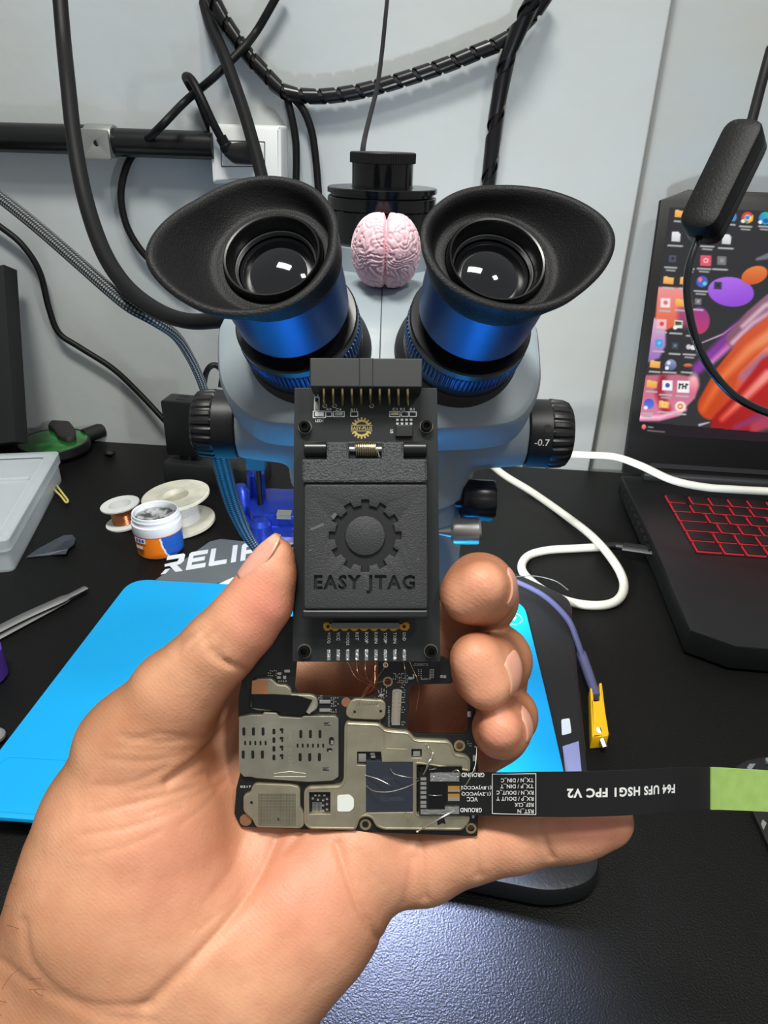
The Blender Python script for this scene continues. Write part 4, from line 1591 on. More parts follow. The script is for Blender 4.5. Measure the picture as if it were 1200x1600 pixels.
# keep the far left corner straight under the mat
base.plate(fbz, [rnd(bo[:1], .001) + bo[1:] if False else rnd(bo, .012, 6)], 0.003, BZ, .0035)
bb = base.build('base_board', mat('base_black', (28, 30, 31), 0.42, bump=(500, .35, .0006)), scope, sharp=30)
for x, y in ((330, 880), (820, 940), (880, 1330), (330, 1300)):
    b = MB()
    p = onz(x, y, BZ); p.z = 0
    b.cyl(p, p + UP * .0032, .008, 20)
    b.build('rubber_foot', BLACK_RUBBER, bb)
GPRINT = mat('grey_print', (96, 102, 106), 0.42)
WPRINT = mat('white_print', (214, 220, 226), 0.5)
b = MB()
H_ = BZ + .0001
q = [fbz.px(x, y, H_) for x, y in ((243, 906), (328, 846), (345, 842), (440, 852), (480, 858), (480, 880), (438, 889), (336, 912))]
b.plate(fbz, [q], BZ - .0002, H_, 0)
b.build('grey_field', GPRINT, bb)
b = MB()
h2 = BZ + .00018
pa, pb_, pc_ = onz(254, 897, h2), onz(462, 862, h2), onz(292, 872, h2)
ex = (pb_ - pa)
letw = ex.length
ft2 = Frame(pa, ex, UP.cross(ex))
hgt = abs((onz(300, 862, h2) - onz(292, 890, h2)).dot(ft2.y))


def block_letter(b, k, strokes):
    w = letw / 7.1
    for st in strokes:
        pts = [(k * w * 1.17 + x * w + y * hgt * .0 + y * hgt * .25, y * hgt) for x, y in st]
        b.plate(ft2, [pts], -.0001, 0.0, 0)


T = .24
block_letter(b, 0, [[(0, 1 - T), (0, 1), (.85, 1), (.95, .9), (.95, .55), (.8, .4), (.0, .4), (-.04, .4 + T * .6), (.62, .4 + T * .8), (.66, 1 - T)], [(.25, .4), (.62, .4), (1.02, 0), (.66, 0)], [(-.1, 0), (-.1 + T, 0), (.1 + T, .25), (.08, .25)]])
block_letter(b, 1, [[(0, 0), (1, 0), (1, T), (.25, T), (.25, .4), (.9, .4), (.9, .62), (.25, .62), (.25, 1 - T), (1, 1 - T), (1, 1), (.1, 1), (0, .9)]])
block_letter(b, 2, [[(0, .05), (.08, 0), (.95, 0), (.95, T), (.27, T), (.27, 1), (0, 1)]])
block_letter(b, 2.93, [[(.1, 0), (.37, 0), (.37, 1), (.1, 1)]])
block_letter(b, 3.45, [[(0, 0), (.27, 0), (.27, .36), (.85, .36), (.85, .58), (.27, .58), (.27, 1 - T), (1, 1 - T), (1, 1), (.1, 1), (0, .9)]])
block_letter(b, 4.5, [[(0, 0), (1, 0), (1, T), (.25, T), (.25, .4), (.9, .4), (.9, .62), (.25, .62), (.25, 1 - T), (1, 1 - T), (1, 1), (.1, 1), (0, .9)]])
for x0 in (342, 368, 394):
    q = [ft2.px(x, y) for x, y in ((x0, 912), (x0 + 22, 902), (x0 + 38, 901), (x0 + 22, 914))]
    b.plate(ft2, [q], -.0001, 0, 0)
b.build('lettering', WPRINT, bb)
b = MB()
for pts, m_ in ((((877, 1124), (890, 1122), (893, 1145), (878, 1149)), 0), (((879, 1166), (904, 1158), (909, 1208), (884, 1211)), 1)):
    q = [fbz.px(x, y, h2) for x, y in pts]
    b.plate(fbz, [rnd(q, .0012, 3) if m_ == 0 else q], BZ - .0002, h2, 0, m_)
b.build('print_block', [WPRINT, mat('lilac_print', (142, 146, 190), 0.5)], bb)
b = MB()
b.tube(spline([onz(x, y, h2) for x, y in ((800, 902), (835, 900), (868, 908), (888, 922))], 6), .0004, 6)
b.build('print_line', GPRINT, bb)

# blue silicone mat
MATC = mat('blue_silicone', (0, 168, 236), 0.55, bump=(900, .08, .0002))
mz = BZ + .0026
fm = Frame(onz(205, 905, BZ), onz(820, 941, BZ) - onz(205, 905, BZ), Vector((0, 1, 0)))
mq = [fm.px(x, y, .0026) for x, y in ((-40, 1274), (165, 1291), (600, 1318), (889, 1240), (857, 1098), (818, 938), (600, 926), (205, 904))]
mq = [mq[0], (mq[3][0], mq[0][1]), mq[3], mq[4], mq[5], mq[7]]
mq[1] = (fm.px(893, 1262, .0026)[0], mq[0][1])
mq[0] = (fm.px(-62, 1250, .0026)[0], mq[0][1])
b = MB()
b.plate(fm, [rnd(mq, .016, 8)], 0.0002, .0026, .0006)
mt = b.build('silicone_mat', MATC)
tag(mt, 'bright blue silicone work mat lying over the black microscope base', 'work mat')
b = MB()
qq = [fm.px(x, y, .0027) for x, y in ((-60, 1264), (-60, 1250), (10, 1181), (200, 1192), (420, 1200), (420, 1290), (200, 1285), (60, 1273))]
q1 = rnd(qq, .004)
cc_ = inset(q1, .0009)
b.plate(fm, [rnd(qq, .004), inset(q1, .0008) if sum(q1[i][0] * q1[(i + 1) % len(q1)][1] - q1[(i + 1) % len(q1)][0] * q1[i][1] for i in range(len(q1))) > 0 else inset(q1, -.0008)], .0024, .0030, .0002)
o = b.build('tray_rim', MATC)
o.parent = mt
o.location = Vector(o.location) - WL[mt]
b = MB()
lc = fm.px(800, 966, .0027)
ctr = fm.p(lc[0], lc[1], .0027)
b.plate(fm, [circ(lc, .0075, 32), circ(lc, .0068, 32)], .0024, .00275)
b.plate(fm, [rnd([(lc[0] - .004, lc[1] - .003), (lc[0] - .001, lc[1] + .003), (lc[0] + .001, lc[1] + .0005), (lc[0] + .004, lc[1] + .003), (lc[0] + .0015, lc[1] - .003), (lc[0] - .001, lc[1] - .0005)], .001)], .0024, .00275)
o = b.build('logo', mat('pale_blue_print', (150, 220, 250), .5))
o.parent = mt
o.location = Vector(o.location) - WL[mt]

# blue board fixture behind the microscope's left side
fx_ = thing('board_fixture', onz(425, 838, BZ), 'blue anodised board fixture with a black pin under the microscope', 'fixture')
BLUE2 = mat('blue_fixture', (36, 64, 176), 0.32, metal=0.6)
oc = onz(436, 822, BZ)
sc = proj(oc)[2] / FPX
b = MB()
ffx = Frame(oc, (1, 0, 0), (0, 1, 0))
pts = []
for k in range(48):
    th = 2 * math.pi * k / 48
    r = 60 * sc * (1 + .06 * math.cos(6 * th))
    pts.append((r * math.cos(th), r * math.sin(th) * .9 + .008))
b.plate(ffx, [pts], 0, .010, .002)
q2 = [(x * .92, y * .92 + .002) for x, y in pts]
b.plate(ffx, [q2], .009, .020, .003)
b.lathe(ffx.p(-20 * sc, -45 * sc, 0), UP, [(0, 17 * sc), (.016, 16 * sc), (.020, 10 * sc), (.021, .0001)], 32)
b.lathe(ffx.p(-58 * sc, 10 * sc, 0), UP, [(0, 14 * sc), (.032, 13 * sc), (.036, 8 * sc)], 28)
b.lathe(ffx.p(-40 * sc, 40 * sc, 0), UP, [(0, 16 * sc), (.040, 14 * sc), (.043, 8 * sc)], 28)
b.build('body', BLUE2, fx_)
b = MB()
b.lathe(oc - UP * .0, UP, [(0, 64 * sc), (.0012, 64 * sc), (.0016, 62 * sc)], 64)
b.build('base_plate', SILVER, fx_)
b = MB()
pz = at(405, 775, .50)
b.cyl(ffx.p(-28 * sc, 4 * sc, .018), ffx.p(-28 * sc, 4 * sc, .055), .0026, 14)
b.build('pin', BLACK_METAL, fx_)
b = MB()
b.box(ffx.p(-30 * sc, 4 * sc, .062), (.008, 0, 0), (0, .006, 0), (0, 0, .008))
b.build('pin_block', mat('teal_block', (20, 70, 104), 0.3), fx_, bevel=.001)
b = MB()
for k in range(4):
    b.box(ffx.p(14 * sc, -30 * sc, .019 + .0012 * k), (.006, 0, 0), (0, .004, 0), (0, 0, .0005))
b.build('clip_stack', SILVER, fx_)

strap_pts = [at(334, 640, .42), at(336, 675, .41), at(342, 706, .40), at(349, 735, .42), at(358, 768, .445), at(369, 800, .465), at(385, 835, .49), at(404, 862, .50), at(425, 880, .505)]
b = MB()
b.tube(spline(strap_pts, 10), [.0052] * 50 + [.0050 - .0001 * i for i in range(31)], 16, flat=(1, .45))
tag(b.build('ring_light_cable', BRAID_B, sharp=60), 'braided blue tinted cable hanging from the left focus knob to the printed base', 'cable')

# pink brain toy on top
bc = Vector((at(603, 397, .292).x, .3005, tz + .0131))
n1, n2 = 220, 160
Vb = np.zeros((n1 * n2, 3))
for i in range(n2):
    ph = math.pi * i / (n2 - 1)
    for j in range(n1):
        th = 2 * math.pi * j / n1
        d = Vector((math.sin(ph) * math.cos(th), math.sin(ph) * math.sin(th), math.cos(ph)))
        ax_ = abs(d.x)
        side = 1 if d.x >= 0 else -1
        base_r = 1.0 + .05 * math.sin(3 * ph)
        # two lobes and a cleft
        cl = math.exp(-(d.x / .045) ** 2)
        w1 = noise.noise_vector(d * 2.2 + Vector((side * 3.1, 0, 5))) * .55
        g = math.sin(8.5 * (d.z * 1.1 + w1.x * 2.3 + ax_ * .9) + 4 * w1.y)
        g2 = math.sin(11 * (ax_ * 1.3 + w1.z * 1.8) + 3 * w1.x)
        hgt_ = -.042 * math.exp(-(g / .38) ** 2) - .03 * math.exp(-(g2 / .35) ** 2)
        low = -.13 * math.exp(-((d.z + .42 - .25 * d.y) / .07) ** 2) * (1 if d.z < -.1 else .6) * min(1, ax_ * 4)
        r = base_r + hgt_ + low * .6 - .20 * cl * (1 if d.z > -.5 else .5) + .06 * math.exp(-((ax_ - .42) / .3) ** 2) * (d.z > -2)
        Vb[i * n1 + j] = (d.x * r * .0148, d.y * r * .0135, d.z * r * .0138 * (1 if d.z > 0 else .93))
idx = np.arange(n1 * n2).reshape(n2, n1)
nx = np.roll(idx, -1, 1)
Fb = np.stack([idx[:-1].ravel(), idx[1:].ravel(), nx[1:].ravel(), nx[:-1].ravel()], 1)
Rt = np.array(Matrix.Rotation(math.radians(14), 3, 'X'))
Vb = Vb @ Rt.T
br = np_obj('toy_brain', Vb + np.array(bc), Fb, mat('pink_rubber', (246, 206, 214), 0.6, sss=.2))
tag(br, 'small pink toy brain sitting between the eyepieces of the microscope', 'toy')

# ------------------------------------------------------------------ phone circuit board held in the hand
MBF = Frame(at(555, 1165, .1985), RGT, UPV + FWD * -.045)
PS = .1985 / FPX                                      # metres per photo pixel on the board


def m2(pts, h=0.0):
    return [MBF.px(x, y, h) for x, y in pts]


PCB = mat('phone_pcb', (24, 25, 24), 0.35)
SHIELD = mat('nickel_shield', (190, 184, 158), 0.40, metal=0.8, bump=(700, .12, .0002), var=(160, (168, 162, 138), .3, .7))
STEELS = mat('stamped_steel', (192, 188, 170), 0.36, metal=0.85, var=(110, (160, 156, 140), .3, .7))
CHIP = mat('chip_slate', (44, 49, 58), 0.4)
TAPE = mat('black_tape', (10, 10, 10), 0.22)
PAD = mat('solder_pad', (198, 198, 190), 0.32, metal=0.85)
HOLE = mat('dark_hole', (12, 12, 11), 0.6)
RING = mat('gilt_ring', (168, 152, 112), 0.4, metal=0.7)
mbd = thing('phone_board', at(555, 1165, .1985), 'phone circuit board with dull metal shields held across the palm', 'circuit board')
outl = [(372, 1104), (373, 1090), (384, 1030), (392, 1015), (418, 1012), (426, 964), (470, 964), (464, 1032), (460, 1075), (466, 1084), (500, 1087), (560, 1090), (582, 1088), (590, 1080), (591, 1026), (690, 1026), (708, 1034), (707, 1068), (648, 1070), (640, 1076), (637, 1140), (646, 1146), (725, 1147), (731, 1142), (731, 1100), (733, 1070), (738, 1066), (741, 1090), (746, 1168), (748, 1260), (746, 1307), (640, 1303), (376, 1292), (366, 1272), (369, 1232), (376, 1205), (374, 1140)]  # tab near the thumb added to fill a shaded gap with dark board
holes = [circ(MBF.px(x, y), 5.4 * PS, 18) for x, y in ((606, 1065), (718, 1165), (736, 1294))]
b = MB()
b.plate(MBF, [rnd(m2(outl), .0007, 3)] + holes, -.0009, 0.0, .0001)
pcb = b.build('board', PCB, mbd, sharp=14)


def mplate(name, pts, h0, h1, m, parent=None, r=.0006, ch=.0002, hl=(), extra=None):
    b = MB()
    q = m2(pts, h1)
    b.plate(MBF, [rnd(q, r, 3)] + [m2(x, h1) if not isinstance(x, tuple) else circ(MBF.px(x[0], x[1], h1), x[2] * PS, 14) for x in hl], h0, h1, ch)
    if extra:
        extra(b)
    return b.build(name, m if isinstance(m, list) else [m], parent or mbd, sharp=14)


for x, y, r in ((606, 1065, 7.8), (718, 1165, 8.8), (736, 1294, 8.5), (541, 1097, 7.5), (571, 1288, 9.0), (384, 1281, 9.5)):
    b = MB()
    solid = (x, y) in ((541, 1097), (384, 1281))
    c = MBF.px(x, y)
    b.plate(MBF, [circ(c, r * PS, 24)] + ([] if solid else [circ(c, 5.4 * PS, 18)]), -.0001, .00012)
    b.build('screw_pad', mat('copper_pad', (176, 128, 96), .4, metal=.7) if solid else RING, mbd)

# shields
sh = mplate('shield', [(394, 1068), (399, 1061), (424, 1060), (433, 1070), (448, 1071), (455, 1078), (455, 1085), (488, 1086), (496, 1092), (497, 1105), (490, 1113), (478, 1113), (400, 1110), (391, 1106)], 0, .0013, SHIELD, r=.0009, ch=.0003)
b = MB()
b.plate(MBF, [rnd(m2([(394, 1063), (418, 1063), (419, 1086), (393, 1086)], .0014), .0005)], .0012, .0014)
b.build('copper_patch', mat('copper_foil', (206, 146, 102), .45, metal=.6, bump=(900, .3, .0003)), sh)
b = MB()
b.plate(MBF, [m2([(392, 1085), (430, 1085), (466, 1087), (488, 1094), (476, 1116), (440, 1112), (393, 1106)], .0016)], .0013, .0016)
b.plate(MBF, [m2([(479, 1113), (492, 1096), (494, 1106), (483, 1116)], .0016)], .0013, .0016, 0, 1)
b.build('black_tape', [TAPE, mat('silver_foil', (206, 200, 180), .3, metal=.8)], sh)

for_pts = [(538, 1130), (600, 1131), (610, 1140), (640, 1143), (648, 1154), (698, 1156), (707, 1166), (709, 1178), (728, 1180), (735, 1187), (735, 1206), (722, 1206), (722, 1192), (650, 1190), (650, 1282), (560, 1270), (556, 1298), (480, 1296), (474, 1290), (474, 1235), (482, 1228), (530, 1228), (536, 1220)]
big_o = [(541, 1128), (592, 1130), (603, 1140), (638, 1143), (649, 1155), (700, 1157), (707, 1164), (711, 1178), (727, 1180), (735, 1186), (735, 1207), (655, 1195), (651, 1195), (651, 1272), (735, 1275), (733, 1285), (722, 1298), (600, 1297), (588, 1292), (581, 1279), (571, 1276), (562, 1280), (556, 1297), (484, 1296), (475, 1288), (475, 1236), (482, 1229), (532, 1227), (537, 1218), (538, 1135)]


def slots(b):
    for x0, y0, x1, y1 in ((576, 1172, 598, 1176),):
        pass


big = mplate('main_shield', big_o, 0, .0014, SHIELD, r=.0008, ch=.0002,
             hl=[[(483, 1238), (516, 1238), (516, 1272), (483, 1272)], [(558, 1175), (595, 1175), (597, 1191), (645, 1191), (645, 1269), (572, 1270), (572, 1196), (558, 1195)],
                 [(643, 1171), (659, 1171), (659, 1184), (643, 1184)]])
for pts in ([(682, 1279), (694, 1278), (697, 1288), (691, 1286), (684, 1290)],):
    b = MB()
    b.plate(MBF, [rnd(m2(pts, .0015), .0004)], .0013, .0015)
    b.build('hole_patch', HOLE, big)  # black patch stands in for the dark inside of a hole
b = MB()
rl = [MBF.p(u, v, .0014) for u, v in inset(rnd(m2(big_o, .0014), .0008, 3), .00055 if sum(big_o[i][0] * -big_o[(i + 1) % len(big_o)][1] + big_o[(i + 1) % len(big_o)][0] * big_o[i][1] for i in range(len(big_o))) > 0 else -.00055)]
b.tube(rl + rl[:1], .00022, 8, cap=False)
b.build('pressed_rim', SHIELD, big)
b = MB()
for pts in ([(600, 1141), (600, 1166), (604, 1170), (636, 1171)],):
    b.tube([MBF.p(*MBF.px(x, y, .0014), .0014) for x, y in pts], .00012, 6)
b.build('embossing', SHIELD, big)
b = MB()
b.plate(MBF, [rnd(m2([(527, 1243), (546, 1242), (553, 1248), (553, 1262), (547, 1268), (527, 1268)], .0016), .0006)], .0014, .0016)
b.build('paste_patch', mat('white_paste', (224, 230, 224), .6), big)
b = MB()
c = [MBF.px(x, y) for x, y in ((485, 1240), (514, 1270))]
random.seed(3)
for i in range(8):
    for j in range(8):
        u, v = MBF.px(489 + i * 1.9, 1254 + j * 1.9)
        b.box(MBF.p(u, v, .0001), MBF.x * .00011, MBF.y * .00011, MBF.n * .00005)
for x, y in ((493, 1242), (499, 1242), (507, 1242), (511, 1248), (505, 1250), (511, 1256), (505, 1258), (511, 1264), (505, 1266), (489, 1247), (497, 1249), (492, 1271), (498, 1271), (511, 1270)):
    u, v = MBF.px(x, y)
    b.box(MBF.p(u, v, .0002), MBF.x * .00030, MBF.y * .00022, MBF.n * .0002)
b.build('solder_pads', PAD, mbd)
for x, y, w, h in ((566, 1184, 12, 13), (651, 1177.5, 11, 8), (582, 1178, 7, 3.5), (583, 1183, 7, 3.5)):
    b = MB()
    u, v = MBF.px(x, y, .0008)
    b.plate(MBF, [[(u - w / 2 * PS, v - h / 2 * PS), (u + w / 2 * PS, v - h / 2 * PS), (u + w / 2 * PS, v + h / 2 * PS), (u - w / 2 * PS, v + h / 2 * PS)]], 0, .0008, .0001)
    b.build('component', mat('component_grey', (150, 152, 146), .4, metal=.5), mbd)
sh4 = mplate('shield', [(393, 1230), (399, 1224), (454, 1226), (466, 1229), (469, 1234), (469, 1262), (475, 1270), (475, 1290), (469, 1295), (400, 1293), (394, 1280), (380, 1268), (380, 1243), (392, 1238)], 0, .0013, SHIELD, r=.0009, ch=.0003)
b = MB()
for x, y in ((393, 1254), (435, 1280)):
    u, v = MBF.px(x, y, .0013)
    b.cyl(MBF.p(u, v, .0012), MBF.p(u, v, .00133), .0004, 12)
b.build('vent_hole', HOLE, sh4)
b = MB()
for i in range(26):
    p = [MBF.px(404 + i * 2.3, y, .0013) for y in (1240, 1290)]
    b.box(MBF.p((p[0][0] + p[1][0]) / 2, (p[0][1] + p[1][1]) / 2, .00131), MBF.x * .00006, MBF.y * abs(p[0][1] - p[1][1]) / 2, MBF.n * .00003)
for i in range(22):
    p = [MBF.px(x, 1241 + i * 2.3, .0013) for x in (404, 461)]
    b.box(MBF.p((p[0][0] + p[1][0]) / 2, (p[0][1] + p[1][1]) / 2, .00131), MBF.x * abs(p[1][0] - p[0][0]) / 2, MBF.y * .00006, MBF.n * .00003)
b.build('mesh_embossing', mat('shield_groove', (128, 124, 108), .45, metal=.85), sh4)
sh2 = mplate('shield', [(540, 1110), (548, 1095), (556, 1092), (598, 1094), (603, 1100), (602, 1119), (596, 1125), (548, 1123), (541, 1119)], 0, .0012, SHIELD, r=.0008, ch=.0003)
b = MB()
for x, y in ((554, 1112), (595, 1111)):
    u, v = MBF.px(x, y, .0012)
    b.cyl(MBF.p(u, v, .0011), MBF.p(u, v, .00123), .0004, 12)
b.build('vent_hole', HOLE, sh2)
b = MB()
b.text(MBF, 'AP2M72.2', MBF.px(576, 1100, .0012), .0007, .0056, rot=math.pi, h=.00123)
b.build('stamping', mat('shield_groove', (128, 124, 108), .45, metal=.85), sh2)

# card tray
tr_o = [(373, 1120), (392, 1117), (410, 1117), (412, 1113), (432, 1114), (436, 1120), (470, 1122), (474, 1119), (524, 1119), (529, 1124), (529, 1214), (520, 1220), (480, 1222), (400, 1216), (392, 1214), (381, 1214), (373, 1205)]
tray = mplate('card_tray', tr_o, 0, .0015, STEELS, r=.0003, ch=.0002)
b = MB()


def slot(x, y, w, h):
    u, v = MBF.px(x, y, .0015)
    b.plate(MBF, [rnd([(u - w * PS / 2, v - h * PS / 2), (u + w * PS / 2, v - h * PS / 2), (u + w * PS / 2, v + h * PS / 2), (u - w * PS / 2, v + h * PS / 2)], min(w, h) * .48 * PS, 3)], .0014, .00153)


for x0, y0 in ((381, 1143), (470, 1147)):
    for k in range(3):
        slot(x0 + 15 * k, y0, 4.6, 13)
        slot(x0 + 15 * k - 1, y0 + 36, 4.8, 13)
for k in range(5):
    slot(383 + 8 * k, 1161, 3, 7)
for k in range(6):
    slot(465 + 8 * k, 1165, 3, 6.5)
for k in range(4):
    slot(428, 1143 + 13.5 * k, 4.5, 9)
    slot(440, 1140 + 13.5 * k, 6, 4.5)
    slot(441, 1144 + 13.5 * k, 3, 4)
slot(511, 1130, 10, 2); slot(511, 1133, 10, 1.2); slot(509, 1203, 10, 2); slot(509, 1200, 10, 1.2)
slot(518, 1158, 8, 13); slot(515, 1172, 9, 6)
b.build('slot', HOLE, tray)
b = MB()
for x, y, w, h in ((519, 1160, 4, 6), (516, 1174, 5, 3), (515, 1131, 5, 1.6), (513, 1201.5, 5, 1.6)):
    u, v = MBF.px(x, y, .0016)
    b.box(MBF.p(u, v, .0016), MBF.x * w * PS / 2, MBF.y * h * PS / 2, MBF.n * .00006)
for y in (1209, 1214):
    p = [MBF.px(x, y, .0015) for x in (428, 478)]
    b.tube([MBF.p(p[0][0], p[0][1], .0015), MBF.p((p[0][0] + p[1][0]) / 2, p[0][1] + (.0006 if y < 1212 else 0), .0015), MBF.p(p[1][0], p[1][1], .0015)], .00014, 6)
b.build('spring_tab', PAD, tray)
b = MB()
b.text(MBF, 'HC 3CJ2C', MBF.px(453, 1173, .0015), .0013, .0102, rot=-math.pi / 2, h=.00154)
b.build('stamping', mat('stamp_light', (196, 192, 174), .35, metal=.8), tray)

# processor
mplate('processor', [(572, 1189), (645, 1190), (645, 1272), (571, 1269)], 0, .0012, CHIP, r=.0003, ch=.0001)
b = MB()
gm = mat('chip_print', (66, 72, 82), .45)
b.text(MBF, 'MEDIATEK', MBF.px(612, 1248, .0012), .0011, .0066, rot=math.pi, h=.00123)
b.text(MBF, '6769', MBF.px(607, 1216, .0012), .0009, .0028, rot=math.pi, h=.00123)
b.build('chip_marking', gm, mbd)
# edge pads around the processor and rows of tiny components
b = MB()
random.seed(11)


def bits(x0, y0, x1, y1, nx, ny, w, h, p=1.0, jit=.4):
    for i in range(nx):
        for j in range(ny):
            if random.random() > p:
                continue
            x = x0 + (x1 - x0) * (i / max(1, nx - 1)) + random.uniform(-jit, jit)
            y = y0 + (y1 - y0) * (j / max(1, ny - 1)) + random.uniform(-jit, jit)
            u, v = MBF.px(x, y)
            b.box(MBF.p(u, v, .00012), MBF.x * w * PS / 2, MBF.y * h * PS / 2, MBF.n * .00012)


bits(571, 1194, 571, 1266, 1, 20, 2, 1.6, 1, 0)
bits(576, 1272.5, 640, 1274.5, 22, 1, 2, 2.6, .8, .3)
bits(590, 1276, 625, 1277, 9, 1, 2.6, 2, .7, .4)
bits(607, 1104, 608, 1134, 2, 11, 1.6, 1.4, .8, .3)
bits(628, 1070, 632, 1132, 3, 17, 1.5, 1.3, .62, .4)
bits(615, 1052, 636, 1066, 8, 6, 1.6, 1.4, .55, .6)
bits(654, 1046, 658, 1058, 2, 5, 1.7, 1.3, .9, .2)
bits(672, 1046, 677, 1058, 3, 6, 1.7, 1.3, .9, .2)
bits(658, 1060, 672, 1061, 8, 2, 1.2, 1.2, .9, .2)
bits(646, 1037, 668, 1039, 12, 2, 1.3, 1.0, .8, .3)
bits(592, 1074, 604, 1090, 4, 7, 1.6, 1.6, .5, .5)
bits(518, 1090, 528, 1112, 4, 8, 1.8, 1.5, .65, .5)
bits(498, 1087, 503, 1092, 3, 3, 1.5, 1.2, .9, .3)
bits(420, 1048, 432, 1055, 5, 3, 1.8, 1.3, .6, .6)
bits(436, 1064, 447, 1065, 4, 1, 1.6, 2.4, 1, 0)
bits(731, 1158, 736, 1165, 3, 3, 1.3, 1.2, .8, .3)
b.build('tiny_components', PAD, mbd)
for x, y, w, h in ((508, 1096, 17, 5), (508, 1109, 17, 4.5), (437, 1052, 6, 4), (436, 1058, 6, 4), (445, 1058, 5, 5), (449, 1048, 9, 4), (641, 1059, 7, 4), (596, 1086, 7, 3.5), (646, 1056, 2.4, 8),
                   (733, 1115, 6, 9), (741, 1184, 5, 9), (741, 1203, 4, 6), (739, 1275, 4, 5), (690, 1057, 4, 3), (695, 1057, 4, 4), (743, 1166, 4, 3)):
    b = MB()
    u, v = MBF.px(x, y)
    b.plate(MBF, [[(u - w / 2 * PS, v - h / 2 * PS), (u + w / 2 * PS, v - h / 2 * PS), (u + w / 2 * PS, v + h / 2 * PS), (u - w / 2 * PS, v + h / 2 * PS)]], 0, .0005, .00008)
    b.build('component', PAD, mbd)
# board connector
cn = mplate('board_connector', [(613, 1080), (616, 1078), (624, 1078), (628, 1080), (625, 1131), (622, 1133), (613, 1132), (612, 1128)], 0, .0008, mat('connector_tan', (140, 128, 112), .45), r=.0002, ch=.0001)
b = MB()
for k in range(24):
    for x in (614.6, 624.4):
        u, v = MBF.px(x - k * .07, 1083 + k * 1.95, .0008)
        b.box(MBF.p(u, v, .00082), MBF.x * .00032, MBF.y * .00010, MBF.n * .00006)
b.plate(MBF, [m2([(614, 1078), (628, 1078), (628, 1082), (624, 1082), (624, 1080), (618, 1080), (618, 1082), (614, 1082)], .0009)], .0008, .0009)
b.plate(MBF, [m2([(612, 1129), (616, 1129), (616, 1131), (621, 1131), (621, 1129), (625, 1129), (625, 1133), (612, 1133)], .0009)], .0008, .0009)
b.build('connector_pins', PAD, cn)
b = MB()
b.text(MBF, '0217', MBF.px(384, 1229), .0006, .0030, h=.00006)
b.build('silkscreen', WHITE_INK, mbd)
b = MB()
b.text(MBF, 'E3', MBF.px(692, 1057), .0007, .0016, h=.00006, rot=math.pi)
b.build('silkscreen', WHITE_INK, mbd)
# solder joints and fine jumper wires, all soldered on the board
def mp(x, y, h):
    return MBF.p(*MBF.px(x, y, h), h)


for i, (pts, r, m) in enumerate((
        ([(660, 1213, .0012), (668, 1198, .004), (673, 1187, .005), (676, 1178, .0016)], .00022, PAD),
        ([(664, 1208, .0016), (668, 1194, .003), (676, 1180, .0018)], .00016, PAD),
        ([(720, 1265, .0012), (700, 1272, .004), (675, 1286, .004), (652, 1299, .0008)], .00024, PAD),
        ([(570, 1211, .0014), (590, 1217, .003), (608, 1226, .004), (612, 1230, .0014)], .00008, SILVER),
        ([(572, 1228, .0014), (585, 1236, .004), (610, 1237, .005), (640, 1228, .004), (657, 1217, .0014)], .00009, SILVER),
        ([(610, 1201, .0014), (616, 1209, .003), (635, 1214, .004), (656, 1216, .0014)], .00008, SILVER),
        ([(713, 1242, .0014), (728, 1226, .004), (737, 1210, .004), (743, 1194, .003), (745, 1166, .0006)], .00012, SILVER),
        ([(664, 1241, .0014), (680, 1243, .003), (700, 1241, .0012)], .00010, SILVER),
        ([(668, 1204, .0014), (676, 1202, .003), (684, 1201, .0014)], .00014, SILVER),
        ([(704, 1208, .0016), (714, 1203, .004), (719, 1211, .004), (715, 1216, .0016)], .00013, SILVER),
        ([(676, 1178, .0016), (670, 1168, .003), (664, 1163, .0012)], .00010, SILVER),
        ([(633, 1268, .0014), (635, 1275, .003), (639, 1280, .0016)], .00008, SILVER))):
    b = MB()
    b.tube(spline([mp(*p) for p in pts], 8), r, 8)
    b.build('jumper_wire', m, mbd)
b = MB()
for x, y, r in ((676, 1177, 3.5), (652, 1299, 2.4), (661, 1214, 3.0)):
    b.ball(mp(x, y, .0012), r * PS, r * PS, r * PS * .7, 12)
b.build('solder_joint', PAD, mbd)

# ------------------------------------------------------------------ ribbon cable soldered on the board
rb = thing('ribbon_cable', mp(800, 1240, .001), 'black flat ribbon cable with upside down white lettering and a green end', 'ribbon cable')
RW = .0119
path = [at(x, y, d) for x, y, d in ((655, 1240, .19700), (700, 1240, .19695), (745, 1240, .1966), (790, 1241, .1932), (840, 1241, .1880), (890, 1241, .1862), (940, 1240, .1860), (990, 1238, .1876), (1045, 1234, .1930), (1104, 1231.5, .2010), (1150, 1233, .205), (1240, 1238, .211))]
RP = spline(path, 14)
RL = [0]
for i in range(1, len(RP)):
    RL.append(RL[-1] + (RP[i] - RP[i - 1]).length)
Rz = np.array(RL); Rpos = np.array([tuple(p) for p in RP])


def ribbon(s, v, h=0.0):
    """s along the ribbon from its board end, v across (up in the photo), h towards the viewer"""
    p = Vector([np.interp(s, Rz, Rpos[:, k]) for k in range(3)])
    p2 = Vector([np.interp(min(s + .001, RL[-1]), Rz, Rpos[:, k]) for k in range(3)])
    p1 = Vector([np.interp(max(s - .001, 0), Rz, Rpos[:, k]) for k in range(3)])
    t = (p2 - p1).normalized()
    y = UPV
    n = t.cross(y).normalized()
    if n.dot(FWD) > 0:
        n = -n
    return p + y * v + n * h


def rib_at(px):
    """length along the ribbon whose centre shows at this photo column"""
    xs = [proj(p)[0] for p in RP]
    return float(np.interp(px, xs, RL))


